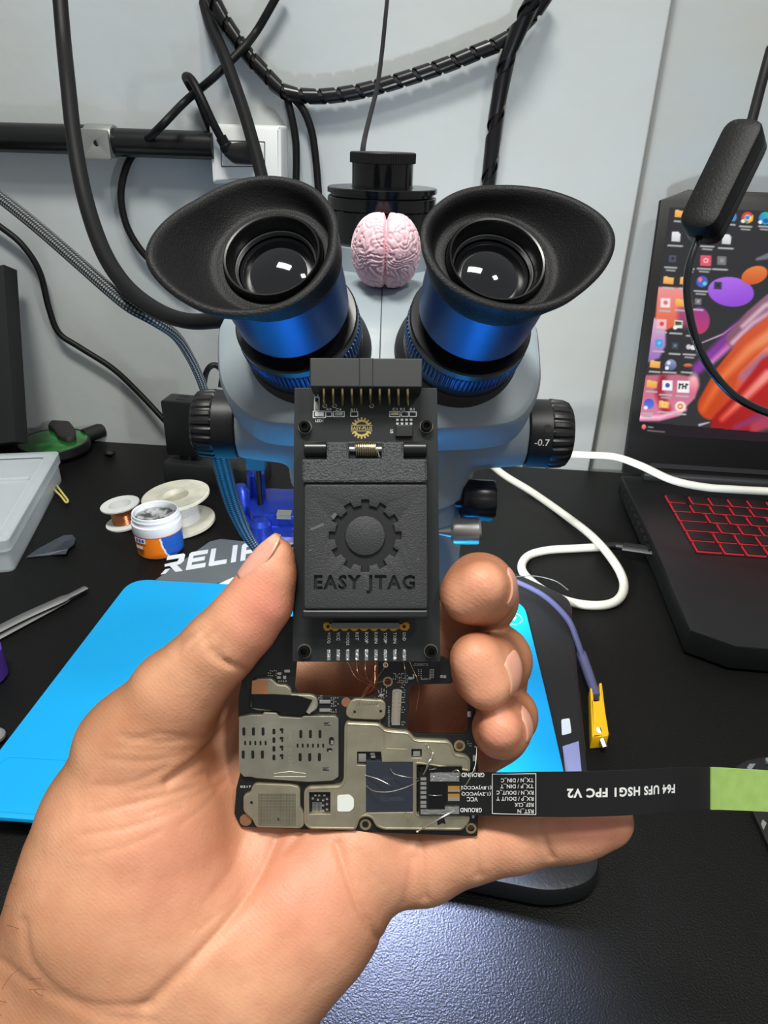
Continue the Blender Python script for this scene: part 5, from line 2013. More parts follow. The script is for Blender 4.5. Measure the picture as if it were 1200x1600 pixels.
def strip(b, s0, s1, v0, v1, h0, h1, n=60, mi=0):
    V = []
    for i in range(n + 1):
        s = s0 + (s1 - s0) * i / n
        V += [ribbon(s, v0, h0), ribbon(s, v1, h0), ribbon(s, v1, h1), ribbon(s, v0, h1)]
    Fq = []
    for i in range(n):
        k = 4 * i
        for a, c in ((0, 1), (1, 2), (2, 3), (3, 0)):
            Fq.append((k + a, k + a + 4, k + c + 4, k + c))
    Fq += [(0, 1, 2, 3), (4 * n + 3, 4 * n + 2, 4 * n + 1, 4 * n)]
    b.add(V, Fq, mi)


RBM = mat('ribbon_black', (22, 23, 22), 0.38)
b = MB()
strip(b, 0, rib_at(1112), -RW / 2, RW / 2, -.0001, .0001, 120)
b.build('flat_cable', RBM, rb, sharp=50)
b = MB()
strip(b, rib_at(1109), RL[-1], -RW * .5, RW * .5, -.0002, .0005, 30)
b.build('stiffener', mat('pale_green_stiffener', (160, 192, 106), 0.5, var=(300, (152, 184, 98))), rb, sharp=14)
b = MB()
hh = .00013


def rt(txt, px0, v, hgt, wpx=None, bold=.02):
    s0 = rib_at(px0) if wpx is None else (rib_at(px0 - wpx / 2) + rib_at(px0 + wpx / 2)) / 2
    w = None if wpx is None else abs(rib_at(px0 + wpx / 2) - rib_at(px0 - wpx / 2))
    b.text(MBF, txt, (s0, v), hgt, w, rot=math.pi, h=hh, fn=ribbon, bold=bold)


v_ = lambda y: -(y - 1240) / 66 * RW
rt('F64 UFS HSG1 FPC V2', 970, v_(1238.5), .0025, 168, .035)
for k, (tx, yy, wpx) in enumerate((('TX_N / DIN_C', 1218.5, 51), ('TX_P / DIN_T', 1227.5, 52), ('RX_N / DOUT_C', 1237, 58), ('RX_P / DOUT T', 1246, 58), ('REF_CLK', 1255, 30), ('RST_N', 1264.5, 25))):
    rt(tx, 834 - wpx / 2, v_(yy), .00122, wpx, .016)
for tx, x, yy, wpx in (('GROUND', 739, 1211, 36), ('(1.8V)VCCQ2', 744, 1230, 48), ('(1.2V)VCCQ', 744, 1239.5, 46), ('VCC', 738, 1248.5, 17), ('GROUND', 736, 1265, 34)):
    rt(tx, x, v_(yy), .00122, wpx, .016)
s0, s1 = rib_at(769), rib_at(838)
vt, vb = v_(1209), v_(1270)
for a in ((s0, s1, vt - .00018, vt), (s0, s1, vb, vb + .00018), (s0, s0 + .00018, vb, vt), (s1 - .00018, s1, vb, vt)):
    strip(b, a[0], a[1], a[2], a[3], .0001, hh, 8)
b.build('lettering', WHITE_INK, rb)
b = MB()
for yy0, yy1 in ((1228, 1234), (1240, 1246), (1234, 1237), (1246, 1251)):
    g = (yy1 - yy0) > 5.5
    strip(b, rib_at(700), rib_at(718), v_(yy1), v_(yy0), .0001, .00016, 3, 1 if g else 0)
for yy in (1217, 1224, 1231, 1238, 1245, 1253, 1259):
    strip(b, rib_at(657), rib_at(666), v_(yy + 2.2), v_(yy - 2.2), .0001, .00022, 3, 0)
b.build('contact_pad', [PAD, mat('amber_pad', (196, 142, 62), .4, metal=.5)], rb)
b = MB()
strip(b, rib_at(672), rib_at(717), v_(1220), v_(1207), .0001, .0006, 6)
strip(b, rib_at(695), rib_at(717), v_(1270), v_(1259), .0001, .0006, 6)
strip(b, rib_at(657), rib_at(695), v_(1271), v_(1264), .0001, .0004, 6)
b.build('solder_blob', mat('solder', (196, 196, 192), .25, metal=.9, bump=(1200, .8, .0006)), rb)
b = MB()
strip(b, rib_at(656), rib_at(722), v_(1207), v_(1198), -.0001, .0002, 6)
strip(b, rib_at(669), rib_at(698), v_(1263), v_(1221), .0001, .00016, 6)
b.build('tape', TAPE, rb)

# ------------------------------------------------------------------ memory socket adapter
JD = .1945
JF = Frame(at(572, 820, JD), RGT, UPV + FWD * .078)
JF = Frame(at(572, 820, JD) + RGT * 0, RGT, UPV + FWD * .078)
JS = JD / FPX
jt = thing('socket_adapter', at(572, 820, JD), 'black memory chip socket adapter board with hinged lid held between thumb and fingers', 'socket adapter')
j2 = lambda pts, h=0.0: [JF.px(x, y, h) for x, y in pts]
JPCB = mat('adapter_pcb', (32, 36, 36), 0.38)
LIDM = mat('lid_plastic', (47, 49, 50), 0.52, bump=(2600, .45, .0004), var=(1500, (46, 48, 49)))
LIDR = mat('lid_rough', (78, 81, 83), 0.5, bump=(2200, .9, .0006), var=(1900, (58, 60, 62)))
b = MB()
b.plate(JF, [rnd(j2([(460, 606), (683, 606), (688, 1034), (457, 1034)]), .0002, 2)], -.0016, 0.0, .0001)
b.build('board', JPCB, jt, sharp=14)


def jplate(name, pts, h0, h1, m, r=.0003, ch=.0002, hl=(), parent=None):
    b = MB()
    b.plate(JF, [rnd(j2(pts, h1), r, 3)] + [rnd(j2(x, h1), .0001, 1) for x in hl], h0, h1, ch)
    return b.build(name, m, parent or jt, sharp=14)


# header connector and its pins
HP_ = mat('header_plastic', (44, 46, 46), 0.5)
hd = MB()
hd.plate(JF, [rnd(j2([(484, 559), (660, 560), (659.5, 605), (484.5, 604)], .0085), .0003, 2)], .0002, .0085, .0003)
hd.plate(JF, [j2([(561, 559), (583, 559), (583, 604.5), (561, 604.5)], .0089)], .0084, .0089, .0003)
hdo = hd.build('header', HP_, jt, sharp=14)
for k in range(10):
    x = 506 + 14.55 * k
    b = MB()
    p = [JF.px(x, 602, .006), JF.px(x, 610, .006), JF.px(x + .2, 622, .0045), JF.px(x + .6, 633, .0006)]
    hs = (.006, .006, .0042, 0)
    b.tube(spline([JF.p(u, v, h) for (u, v), h in zip(p, hs)], 5), .00036, 8)
    b.build('pin', GOLD, hdo)
# little parts and silkscreen
for x, y, w, h, m in ((495, 634, 5, 12, PAD), (499, 647.5, 14, 7, WHITE_INK), (514, 647, 7, 4, PCB), (529.5, 647, 12, 6, mat('component_grey', (150, 152, 146), .4, metal=.5)), (553.5, 647, 7, 4, PCB), (617, 647, 12, 5, mat('tan_part', (176, 168, 140), .4)), (633, 647, 8, 4, PCB), (645, 647, 8, 4, PCB)):
    b = MB()
    u, v = JF.px(x, y)
    b.plate(JF, [[(u - w / 2 * JS, v - h / 2 * JS), (u + w / 2 * JS, v - h / 2 * JS), (u + w / 2 * JS, v + h / 2 * JS), (u - w / 2 * JS, v + h / 2 * JS)]], 0, .0005, .0001)
    b.build('component', m, jt)
b = MB()


def frame_box(x, y, w, h, t=.8):
    for X, Y, w_, h_ in ((x, y - h / 2, w, t), (x, y + h / 2, w, t), (x - w / 2, y, t, h), (x + w / 2, y, t, h)):
        u, v = JF.px(X, Y)
        b.box(JF.p(u, v, .00004), JF.x * (w_ + t * .9) * JS / 2, JF.y * (h_ + t * .9) * JS / 2, JF.n * .00003)


frame_box(495, 631, 7, 20); frame_box(499, 647.5, 19, 10); frame_box(514, 647, 9, 7); frame_box(529.5, 647, 17, 8); frame_box(553.5, 647, 11, 7)
frame_box(617, 647, 16, 8); frame_box(633, 647, 11, 7); frame_box(645, 647, 11, 7)
for tx, x, y, h, w in (('C5', 494, 617.5, 5, 8), ('R9', 514, 640, 4.2, 8), ('C4', 529, 640, 4.2, 9), ('R11', 553, 640.5, 4.2, 10), ('C1', 617, 639.5, 4.2, 8), ('R2', 629, 639.5, 4.2, 8), ('R1', 644, 639.5, 4.2, 7), ('LED1', 499, 657.5, 4.2, 12)):
    b.text(JF, tx, JF.px(x, y), h * JS, w * JS, h=.00005, bold=.02)
b.text(JF, 'U5', JF.px(612, 674), 4.5 * JS, 6 * JS, rot=-math.pi / 2, h=.00005, bold=.02)
for x in (506, 521, 579):
    b.plate(JF, [circ(JF.px(x + 1.5, 634), 3.6 * JS, 18), circ(JF.px(x + 1.5, 634), 2.7 * JS, 18)], 0, .00006)
for k in range(4):
    for y in (656, 662):
        u, v = JF.px(621 + 7.1 * k, y)
        b.box(JF.p(u, v, .00008), JF.x * 2.0 * JS, JF.y * 1.8 * JS, JF.n * .00008)
for k, (tx) in enumerate(('VCCQ', 'VCC', 'VCCQ2', 'RST', 'RX0P', 'RX0N', 'TX0P', 'TX0N', 'GND')):
    x = 513.7 + 14.75 * k
    wl = {3: 12.5, 4: 17, 5: 20}[len(tx)]
    b.text(JF, tx, JF.px(x, 988 + wl / 2), 5.0 * JS, wl * JS, rot=-math.pi / 2, h=.00005, bold=.012)
b.build('silkscreen', WHITE_INK, jt)
for k in range(9):
    x = 513.7 + 14.75 * k
    b = MB()
    u, v = JF.px(x, 1023.5)
    b.plate(JF, [rnd([(u - 2.7 * JS, v - 8.5 * JS), (u + 2.7 * JS, v - 8.5 * JS), (u + 2.7 * JS, v + 8.5 * JS), (u - 2.7 * JS, v + 8.5 * JS)], .0002)], 0, .00025, .00012)
    b.build('contact_pad', mat('solder', (196, 196, 192), .25, metal=.9, bump=(1200, .8, .0006)), jt)
jplate('driver_chip', [(619, 664), (645, 664), (645, 682), (618, 682)], 0, .0012, mat('chip_black', (26, 27, 28), .45), ch=.0002)
GI = mat('gold_print', (196, 172, 106), 0.4, metal=.4)
b = MB()
gc = JF.px(565, 669)
g1 = gear(gc, 17.2 * JS, 13.6 * JS, 18, math.pi / 2, .5)
u0, v0 = gc
b.plate(JF, [g1, circ(gc, 10.2 * JS, 40)], 0, .00006)
b.plate(JF, [[(u0 - 18.5 * JS, v0 - 4.6 * JS), (u0 + 18.5 * JS, v0 - 4.6 * JS), (u0 + 18.5 * JS, v0 + 4.6 * JS), (u0 - 18.5 * JS, v0 + 4.6 * JS)]], .00006, .00008, 0, 1)
for s_ in (-1, 1):
    b.box(JF.p(u0, v0 + s_ * 4.6 * JS, .00007), JF.x * 17 * JS, JF.y * .5 * JS, JF.n * .00003)
b.text(JF, 'EASY-PLUS', gc, 5.4 * JS, 33 * JS, h=.0001, bold=.02)
b.build('printed_gear', [GI, JPCB], jt)
# screws
for x, y in ((477, 668), (666, 667), (476, 1017), (673, 1017)):
    b = MB()
    u, v = JF.px(x, y)
    b.lathe(JF.p(u, v, 0), JF.n, [(0, 11.0 * JS), (.0004, 11.0 * JS), (.0005, 10.6 * JS), (.0005, 9 * JS)], 36, cap=(True, False))
    so = b.build('washer', mat('washer', (150, 142, 126), .35, metal=.9), jt)
    b = MB()
    b.lathe(JF.p(u, v, 0), JF.n, [(.0004, 9.2 * JS), (.0019, 9.2 * JS), (.0023, 8.2 * JS), (.0023, 4.8 * JS)], 40, cap=(True, False))
    b.lathe(JF.p(u, v, 0), JF.n, [(.0023, 4.8 * JS), (.0008, 4.6 * JS)], 6, cap=(False, True))
    b.build('screw_head', mat('screw_black', (34, 34, 35), .28, metal=.8), so)
# socket body, lid and hinge
jplate('socket_body', [(474, 690), (668, 690), (667, 948), (477, 948)], 0, .0060, mat('socket_black', (28, 29, 30), .5), ch=.0003)
lid = bpy.data.objects.new('lid', None)
COL.objects.link(lid); lid.parent = jt; WL[lid] = WL[jt]
lh = .0088
o = jplate('lid_plate', [(473, 720), (668, 720), (669, 754), (669, 960), (472, 960), (473, 754)], .0060, lh - .0009, mat('recess_black', (30, 31, 32), .42), r=.0004, ch=.0006, parent=lid)
# top face with the gear and the letters sunk into it
gcu, gcv = JF.px(570.5, 837, lh)
outer_ = rnd(j2([(476, 757), (667, 757), (667.5, 951), (475.5, 951)], lh), .0008, 3)
gg = gear((gcu, gcv), 54 * JS, 45 * JS, 12, math.pi / 2, .48)
b = MB()
b.plate(JF, [outer_, gg], lh - .0010, lh, .0002)
b.plate(JF, [circ((gcu, gcv), 29.5 * JS, 56)], lh - .0010, lh, .00018)
top = b.build('lid_face', LIDM, lid, sharp=14)
cu = bpy.data.curves.new('cutter', 'FONT')
cu.body = 'EASY JTAG'; cu.size = 1.0; cu.offset = .038; cu.space_character = 1.2; cu.resolution_u = 2; cu.extrude = .5
co = bpy.data.objects.new('cutter', cu); COL.objects.link(co)
dg = bpy.context.evaluated_depsgraph_get()
cme = bpy.data.meshes.new_from_object(co.evaluated_get(dg))
A = np.array([tuple(v.co) for v in cme.vertices]); lo, hi = A.min(0), A.max(0)
tw, thh = 150 * JS, 28 * JS
tu, tv = JF.px(569.5, 913, lh)
for v in cme.vertices:
    p = JF.p(tu + ((v.co.x - lo[0]) / (hi[0] - lo[0]) - .5) * tw, tv + ((v.co.y - lo[1]) / (hi[1] - lo[1]) - .5) * thh, lh + v.co.z * .0030)
    v.co = p - WL[jt]
bpy.data.objects.remove(co)
import bmesh
bm = bmesh.new(); bm.from_mesh(cme); bmesh.ops.remove_doubles(bm, verts=bm.verts, dist=1e-6); bmesh.ops.recalc_face_normals(bm, faces=bm.faces); bm.to_mesh(cme); bm.free()
bm = bmesh.new(); bm.from_mesh(top.data); bmesh.ops.remove_doubles(bm, verts=bm.verts, dist=1e-8); bmesh.ops.recalc_face_normals(bm, faces=bm.faces); bm.to_mesh(top.data); bm.free()
co = bpy.data.objects.new('cutter', cme); COL.objects.link(co)
co.parent = jt
bo_ = top.modifiers.new('engrave', 'BOOLEAN')
bo_.operation, bo_.solver, bo_.object = 'DIFFERENCE', 'EXACT', co
bo_.use_self = True
dg = bpy.context.evaluated_depsgraph_get()
nm = bpy.data.meshes.new_from_object(top.evaluated_get(dg))
top.modifiers.clear()
if len(nm.vertices) > len(top.data.vertices):
    top.data = nm
    nm.set_sharp_from_angle(angle=math.radians(25))
bpy.data.objects.remove(co)
b = MB()
for pts in ([(484, 826), (505, 817), (507, 821), (487, 829)], [(517, 806), (523, 801), (527, 804), (521, 812)], [(481, 861), (486, 858), (487, 861)], [(650, 874), (655, 872), (655, 875)]):
    b.plate(JF, [j2(pts, lh)], lh - .0001, lh + .00004)
b.build('scratch', mat('scratch_grey', (88, 90, 92), .5), lid)
jplate('lid_band', [(472, 717), (510, 717), (510, 690), (545, 690), (545, 716), (596, 716), (596, 690), (631, 690), (631, 717), (667, 717), (668, 750), (664, 754), (474, 754), (472, 750)], .0055, lh + .0006, LIDR, r=.0002, ch=.0006, parent=lid)
jplate('lid_lip', [(472, 953), (669, 953), (669, 966), (472, 966)], .0055, lh - .0004, mat('lip_black', (30, 31, 32), .4), r=.0004, ch=.0005, parent=lid)
for x0, x1 in ((476, 511), (630, 666)):
    b = MB()
    p0, p1 = JF.px(x0, 702, .006), JF.px(x1, 702, .006)
    b.cyl(JF.p(p0[0], p0[1], .006), JF.p(p1[0], p1[1], .006), 12 * JS, 32, ch=.0002)
    b.build('hinge_barrel', mat('hinge_black', (24, 24, 25), .3), jt)
b = MB()
p0, p1 = JF.px(545, 702, .0065), JF.px(597, 702, .0065)
b.cyl(JF.p(p0[0], p0[1], .0065), JF.p(p1[0], p1[1], .0065), 4.5 * JS, 16)
b.build('hinge_pin', SILVER, jt)
b = MB()
n = 12
p0, p1 = JF.px(555, 702, .0065), JF.px(589, 702, .0065)
pts = []
for i in range(n * 24 + 1):
    t = i / (n * 24)
    a = 2 * math.pi * n * t
    pts.append(JF.p(p0[0] + (p1[0] - p0[0]) * t, p0[1] + 10.5 * JS * math.sin(a), .0065 + 10.5 * JS * math.cos(a)))
u, v = JF.px(593, 714, .0085)
pts.append(JF.p(u, v, .0085))
b.tube(pts, 1.25 * JS, 8)
b.build('spring', mat('spring_wire', (182, 172, 146), .3, metal=1.0), jt)
b = MB()
o_ = [(505, 975), (508, 972), (513, 972), (517, 975), (628, 975), (631, 972), (637, 972), (640, 976), (640, 981), (636, 985.5), (628, 985), (624, 982), (617, 986), (612, 986), (607, 982), (602, 986), (597, 986), (592, 982), (587, 986), (582, 986), (577, 982), (571, 986), (566, 986), (561, 982), (556, 986), (551, 986), (546, 982), (541, 986), (536, 986), (531, 982), (526, 986), (521, 986), (517, 983), (513, 986), (508, 985.5), (505, 981)]
b.plate(JF, [j2(o_, .0008)], 0, .0008, .0001)
for x in (512.5, 631.5):
    u, v = JF.px(x, 979, .0008)
    b.cyl(JF.p(u, v, .0007), JF.p(u, v, .00084), 2.6 * JS, 14, mi=1)
b.build('contact_strip', [mat('amber_strip', (206, 150, 46), .35, metal=.35), HOLE], jt)
b = MB()
c0, c1 = JF.px(518, 977, .0022), JF.px(624, 977, .0022)
b.box(JF.p((c0[0] + c1[0]) / 2, c0[1], .0016), JF.x * (c1[0] - c0[0]) / 2, JF.y * 4.6 * JS, JF.n * .0009)
b.build('clamp_bar', mat('bar_grey', (112, 113, 114), .4, metal=.7), jt, bevel=.0002)
# fine copper wires from the adapter's pads to the phone board
for i, pts in enumerate((((572, 1028), (571, 1050), (580, 1066), (606, 1063)), ((585, 1028), (587, 1045), (578, 1068), (566, 1086), (552, 1122)), ((602, 1030), (601, 1042), (590, 1058), (574, 1078), (566, 1090)), ((557, 1030), (560, 1052), (576, 1064), (588, 1068)),
                         ((630, 1028), (633, 1048), (634, 1060), (626, 1074)), ((640, 1034), (652, 1062), (655, 1080), (650, 1110)), ((543, 1034), (556, 1058), (578, 1070), (592, 1078)), ((586, 1040), (584, 1074), (566, 1090), (548, 1120)), ((585, 1088), (592, 1108), (594, 1128), (596, 1133)))):
    b = MB()
    b.tube(spline([JF.p(*JF.px(x, y, .0006 + .003 * math.sin(math.pi * k / 3)), .0006 + .003 * math.sin(math.pi * k / 3)) if k < 2 else mp(x, y, .001 + .003 * (k == 2)) for k, (x, y) in enumerate(pts)], 8), .00004, 6)
    b.build('jumper_wire', COPPER, mbd)
b = MB()
u, v = JF.px(602.5, 1039, .0002)
b.plate(JF, [circ((u, v), 4 * JS, 18), circ((u, v), 2.3 * JS, 18)], -.0003, .0003)
b.build('wire_loop', RING, mbd)

# ------------------------------------------------------------------ the hand
def hp(px, py, d):
    return ((px - 600) / FPX * d, -(py - 800) / FPX * d, -d)


HF = Field((-165, -235, -262), (85, 2, -148), 0.85)


def bone(D, p, q, rp, rq, k):
    a, b_ = hp(*p), hp(*q)
    ra, rb_ = rp * p[2] / FPX, rq * q[2] / FPX
    m = max(ra, rb_) + 10
    lo = [min(a[i], b_[i]) - m for i in range(3)]
    hi = [max(a[i], b_[i]) + m for i in range(3)]
    sl, X, Y, Z = HF.window(lo, hi)
    if 0 in [s.stop - s.start for s in sl]:
        return
    D[sl] = smin(D[sl], seg_d(X, Y, Z, a, b_, ra, rb_), k)


def chain(D, pts, k):
    for (p, rp), (q, rq) in zip(pts[:-1], pts[1:]):
        bone(D, p, q, rp, rq, k)


palm = HF.blank()
chain(palm, [((222, 1175, 203), 96), ((222, 1300, 207), 158), ((206, 1395, 206), 170), ((215, 1500, 205), 165)], 4)
chain(palm, [((552, 1330, 214), 100), ((470, 1420, 208), 118), ((380, 1510, 203), 128), ((250, 1655, 200), 128), ((60, 1860, 198), 130)], 8)
chain(palm, [((290, 1448, 206), 150), ((168, 1590, 204), 150), ((-40, 1830, 200), 150)], 8)
chain(palm, [((150, 1462, 206), 128), ((18, 1610, 204), 128), ((-130, 1775, 200), 128)], 8)
chain(palm, [((420, 1170, 229), 90), ((520, 1290, 224), 96)], 8)
chain(palm, [((330, 1200, 222), 82), ((470, 1370, 217), 96)], 8)
chain(palm, [((350, 1090, 221), 68), ((445, 1060, 238), 62)], 8)
thumb = HF.blank()
chain(thumb, [((431, 868, 190), 29), ((422, 898, 190.5), 40), ((406, 938, 191), 51), ((378, 975, 191), 54), ((345, 1010, 192), 57), ((275, 1085, 197), 70), ((222, 1175, 203), 96)], 2.5)
D = smin(palm, thumb, 6)


def finger(pts, kp=5.0, kf=0.8):
    global D
    f = HF.blank()
    chain(f, pts, 2.0)
    # joins the palm softly, stays apart from the other fingers
    D = np.minimum(smin(D, f, kf), 1e9)


def fing_root(pts):
    global palmroot


fi = [[((753, 914, 188), 40), ((730, 930, 191), 36), ((749, 921, 196), 52), ((752, 934, 214), 53), ((728, 985, 238), 52), ((455, 1062, 238), 70)],
      [((760, 1072, 189), 38), ((744, 1030, 190), 35), ((759, 1046, 196), 49), ((774, 1032, 217), 52), ((765, 1060, 240), 54), ((520, 1165, 238), 66)],
      [((781, 1138, 190), 34), ((784, 1138, 197), 41), ((793, 1118, 217), 42), ((775, 1140, 238), 48), ((590, 1270, 234), 62)],
      [((948, 1282, 203), 41), ((905, 1288, 204), 47), ((865, 1291, 205), 49), ((800, 1303, 208), 53), ((735, 1314, 211), 57), ((660, 1338, 214), 66), ((580, 1338, 214), 84)]]
fields = []
for pts in fi:
    f = HF.blank()
    chain(f, pts, 4.5)
    fields.append(f)
D = smin(D, fields[3], 3.0)
F3 = smin(smin(fields[0], fields[1], .7), fields[2], .7)
D = smin(D, F3, 2.5)
# trim the front of the palm behind the boards: the boards press into it
V, F = HF.mesh(D)
V = smooth_mesh(V, F, 4, .5)
N = mesh_normals(V, F)
dep = -V[:, 2]
PXv = 600 + V[:, 0] / dep * FPX
PYv = 800 - V[:, 1] / dep * FPX
front = N[:, 2] > -.05


def near(pts, n=8):
    P = spline([Vector((x, y, 0)) for x, y in pts], n)
    best = np.full(len(V), 1e9)
    for a, c in zip(P[:-1], P[1:]):
        l2 = (c.x - a.x) ** 2 + (c.y - a.y) ** 2 + 1e-9
        t = np.clip(((PXv - a.x) * (c.x - a.x) + (PYv - a.y) * (c.y - a.y)) / l2, 0, 1)
        best = np.minimum(best, np.hypot(PXv - a.x - t * (c.x - a.x), PYv - a.y - t * (c.y - a.y)))
    return best


disp = np.zeros(len(V))
for pts, dp, w in (([(437, 1300), (402, 1372), (350, 1447), (303, 1500), (257, 1547), (225, 1575)], 1.0, 11),
                   ([(430, 1310), (398, 1380), (350, 1447), (303, 1500)], .45, 4),
                   ([(36, 1440), (47, 1500), (87, 1547), (146, 1572), (233, 1574)], .6, 8),
                   ([(0, 1500), (60, 1545), (150, 1585), (240, 1596)], .5, 7),
                   ([(526, 1318), (543, 1370), (562, 1420), (590, 1466)], .9, 6),
                   ([(657, 1300), (659, 1360), (664, 1404)], .9, 6),
                   ([(748, 1275), (744, 1330), (748, 1368)], .7, 5),
                   ([(843, 1276), (850, 1310), (862, 1340)], .8, 5),
                   ([(633, 1412), (640, 1380), (645, 1340)], .6, 6),
                   ([(374, 1100), (347, 1148), (307, 1190), (262, 1222)], 1.5, 7),
                   ([(384, 1140), (365, 1185), (330, 1215)], .4, 5),
                   ([(384, 1046), (352, 1034), (330, 1016)], .6, 5),
                   ([(290, 1150), (240, 1148), (200, 1160)], .35, 4),
                   ([(325, 1150), (250, 1160), (190, 1150)], .4, 5),
                   ([(300, 1232), (230, 1250), (150, 1270)], .35, 5),
                   ([(285, 1262), (210, 1290), (130, 1305)], .3, 5),
                   ([(260, 1200), (200, 1225), (150, 1228)], .35, 5),
                   ([(290, 1180), (225, 1190), (165, 1185)], .3, 5),
                   ([(360, 1040), (330, 1025), (322, 1000)], .35, 5),
                   ([(385, 1052), (350, 1035), (342, 1015)], .3, 5),
                   ([(275, 1020), (290, 1000), (312, 985)], .4, 5),
                   ([(262, 1032), (280, 1008), (300, 995)], .35, 5),
                   ([(445, 1330), (470, 1300), (478, 1280)], .5, 6),
                   ([(352, 1165), (300, 1172), (235, 1172), (175, 1168)], .22, 4),
                   ([(330, 1205), (270, 1222), (205, 1238)], .25, 4),
                   ([(345, 1225), (290, 1250), (225, 1272)], .22, 4),
                   ([(355, 1215), (320, 1260), (280, 1290)], .2, 4),
                   ([(250, 1300), (190, 1325), (130, 1338)], .2, 4),
                   ([(380, 1310), (360, 1360), (320, 1410)], .2, 5),
                   ([(405, 1335), (370, 1400), (310, 1455)], .2, 5),
                   ([(300, 1020), (318, 1000), (340, 985)], .2, 4),
                   ([(560, 1330), (575, 1360), (600, 1385)], .2, 4),
                   ([(500, 1345), (470, 1450), (380, 1540)], .15, 14)):
    d = near(pts)
    disp += dp * np.exp(-(d / w) ** 2) * front
rngv = np.zeros(len(V))
V = V - N * disp[:, None]
RM = np.array([tuple(RGT), tuple(UPV), tuple(-FWD)])      # camera axes as rows


def cam2world(Q):
    return (Q * .001) @ RM + np.array(CAM)


red = np.zeros(len(V))
for cx, cy, rx, ry, a in ((410, 950, 55, 80, .95), (745, 930, 70, 60, .35), (755, 1050, 60, 60, .35), (785, 1140, 45, 45, .6), (930, 1290, 80, 40, .8), (270, 1350, 120, 110, .5), (470, 1390, 110, 110, .6), (640, 1350, 80, 50, .3), (800, 1310, 60, 40, .3), (420, 1230, 120, 120, .3), (600, 1100, 200, 60, .5)):
    red = np.maximum(red, a * np.exp(-(((PXv - cx) / rx) ** 2 + ((PYv - cy) / ry) ** 2)))
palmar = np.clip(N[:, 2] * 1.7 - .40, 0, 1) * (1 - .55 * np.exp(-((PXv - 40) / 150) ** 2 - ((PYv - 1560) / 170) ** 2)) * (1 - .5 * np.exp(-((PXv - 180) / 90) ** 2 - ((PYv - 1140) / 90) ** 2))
hand = np_obj('hand', cam2world(V), F, None, None, {'redness': red, 'palmar': palmar}) if False else None

SKIN = bpy.data.materials.new('skin')
SKIN.use_nodes = True
nt = SKIN.node_tree
bs = nt.nodes['Principled BSDF']
bs.inputs['Roughness'].default_value = .48
bs.inputs['Specular IOR Level'].default_value = .35
bs.inputs['Subsurface Weight'].default_value = .22
bs.inputs['Subsurface Radius'].default_value = (1, .35, .2)
bs.inputs['Subsurface Scale'].default_value = .003


def nd(t, **kw):
    n = nt.nodes.new(t)
    for k, v in kw.items():
        setattr(n, k, v)
    return n


tc = nd('ShaderNodeTexCoord')
at_r, at_p = nd('ShaderNodeAttribute', attribute_name='redness'), nd('ShaderNodeAttribute', attribute_name='palmar')


def mixn(fac, a, c):
    m = nd('ShaderNodeMix', data_type='RGBA')
    if isinstance(fac, float):
        m.inputs['Factor'].default_value = fac
    else:
        nt.links.new(fac, m.inputs['Factor'])
    for s_, v in ((6, a), (7, c)):
        if isinstance(v, tuple):
            m.inputs[s_].default_value = v
        else:
            nt.links.new(v, m.inputs[s_])
    return m.outputs[2]


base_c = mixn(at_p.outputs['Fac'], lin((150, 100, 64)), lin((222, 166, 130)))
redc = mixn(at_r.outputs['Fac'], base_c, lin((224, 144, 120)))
nz = nd('ShaderNodeTexNoise'); nz.inputs['Scale'].default_value = 130; nz.inputs['Detail'].default_value = 5
nt.links.new(tc.outputs['Object'], nz.inputs['Vector'])
rmp = nd('ShaderNodeValToRGB'); rmp.color_ramp.elements[0].position = .35; rmp.color_ramp.elements[1].position = .75
rmp.color_ramp.elements[0].color = (0, 0, 0, 1); rmp.color_ramp.elements[1].color = (.35, .35, .35, 1)
nt.links.new(nz.outputs['Fac'], rmp.inputs['Fac'])
finc = mixn(rmp.outputs['Color'], redc, lin((190, 118, 86)))
nt.links.new(finc, bs.inputs['Base Color'])
wv = nd('ShaderNodeTexWave'); wv.inputs['Scale'].default_value = 330; wv.inputs['Distortion'].default_value = 7; wv.inputs['Detail'].default_value = 2; wv.inputs['Detail Scale'].default_value = .25
wv.bands_direction = 'DIAGONAL'
nt.links.new(tc.outputs['Object'], wv.inputs['Vector'])
vo = nd('ShaderNodeTexVoronoi'); vo.inputs['Scale'].default_value = 900; vo.feature = 'DISTANCE_TO_EDGE'
nt.links.new(tc.outputs['Object'], vo.inputs['Vector'])
b1 = nd('ShaderNodeBump'); b1.inputs['Strength'].default_value = .07; b1.inputs['Distance'].default_value = .0003
nt.links.new(wv.outputs['Fac'], b1.inputs['Height'])
b2 = nd('ShaderNodeBump'); b2.inputs['Strength'].default_value = .22; b2.inputs['Distance'].default_value = .0004
nt.links.new(vo.outputs['Distance'], b2.inputs['Height']); nt.links.new(b1.outputs['Normal'], b2.inputs['Normal'])
nz2 = nd('ShaderNodeTexNoise'); nz2.inputs['Scale'].default_value = 220; nz2.inputs['Detail'].default_value = 3
nt.links.new(tc.outputs['Object'], nz2.inputs['Vector'])
b3 = nd('ShaderNodeBump'); b3.inputs['Strength'].default_value = .25; b3.inputs['Distance'].default_value = .001
nt.links.new(nz2.outputs['Fac'], b3.inputs['Height']); nt.links.new(b2.outputs['Normal'], b3.inputs['Normal'])
nt.links.new(b3.outputs['Normal'], bs.inputs['Normal'])

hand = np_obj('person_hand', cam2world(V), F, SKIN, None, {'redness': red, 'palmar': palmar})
tag(hand, 'left hand of a person gripping the circuit board and socket adapter', 'person')

# fingernails laid on the skin
AXI = HF.ax


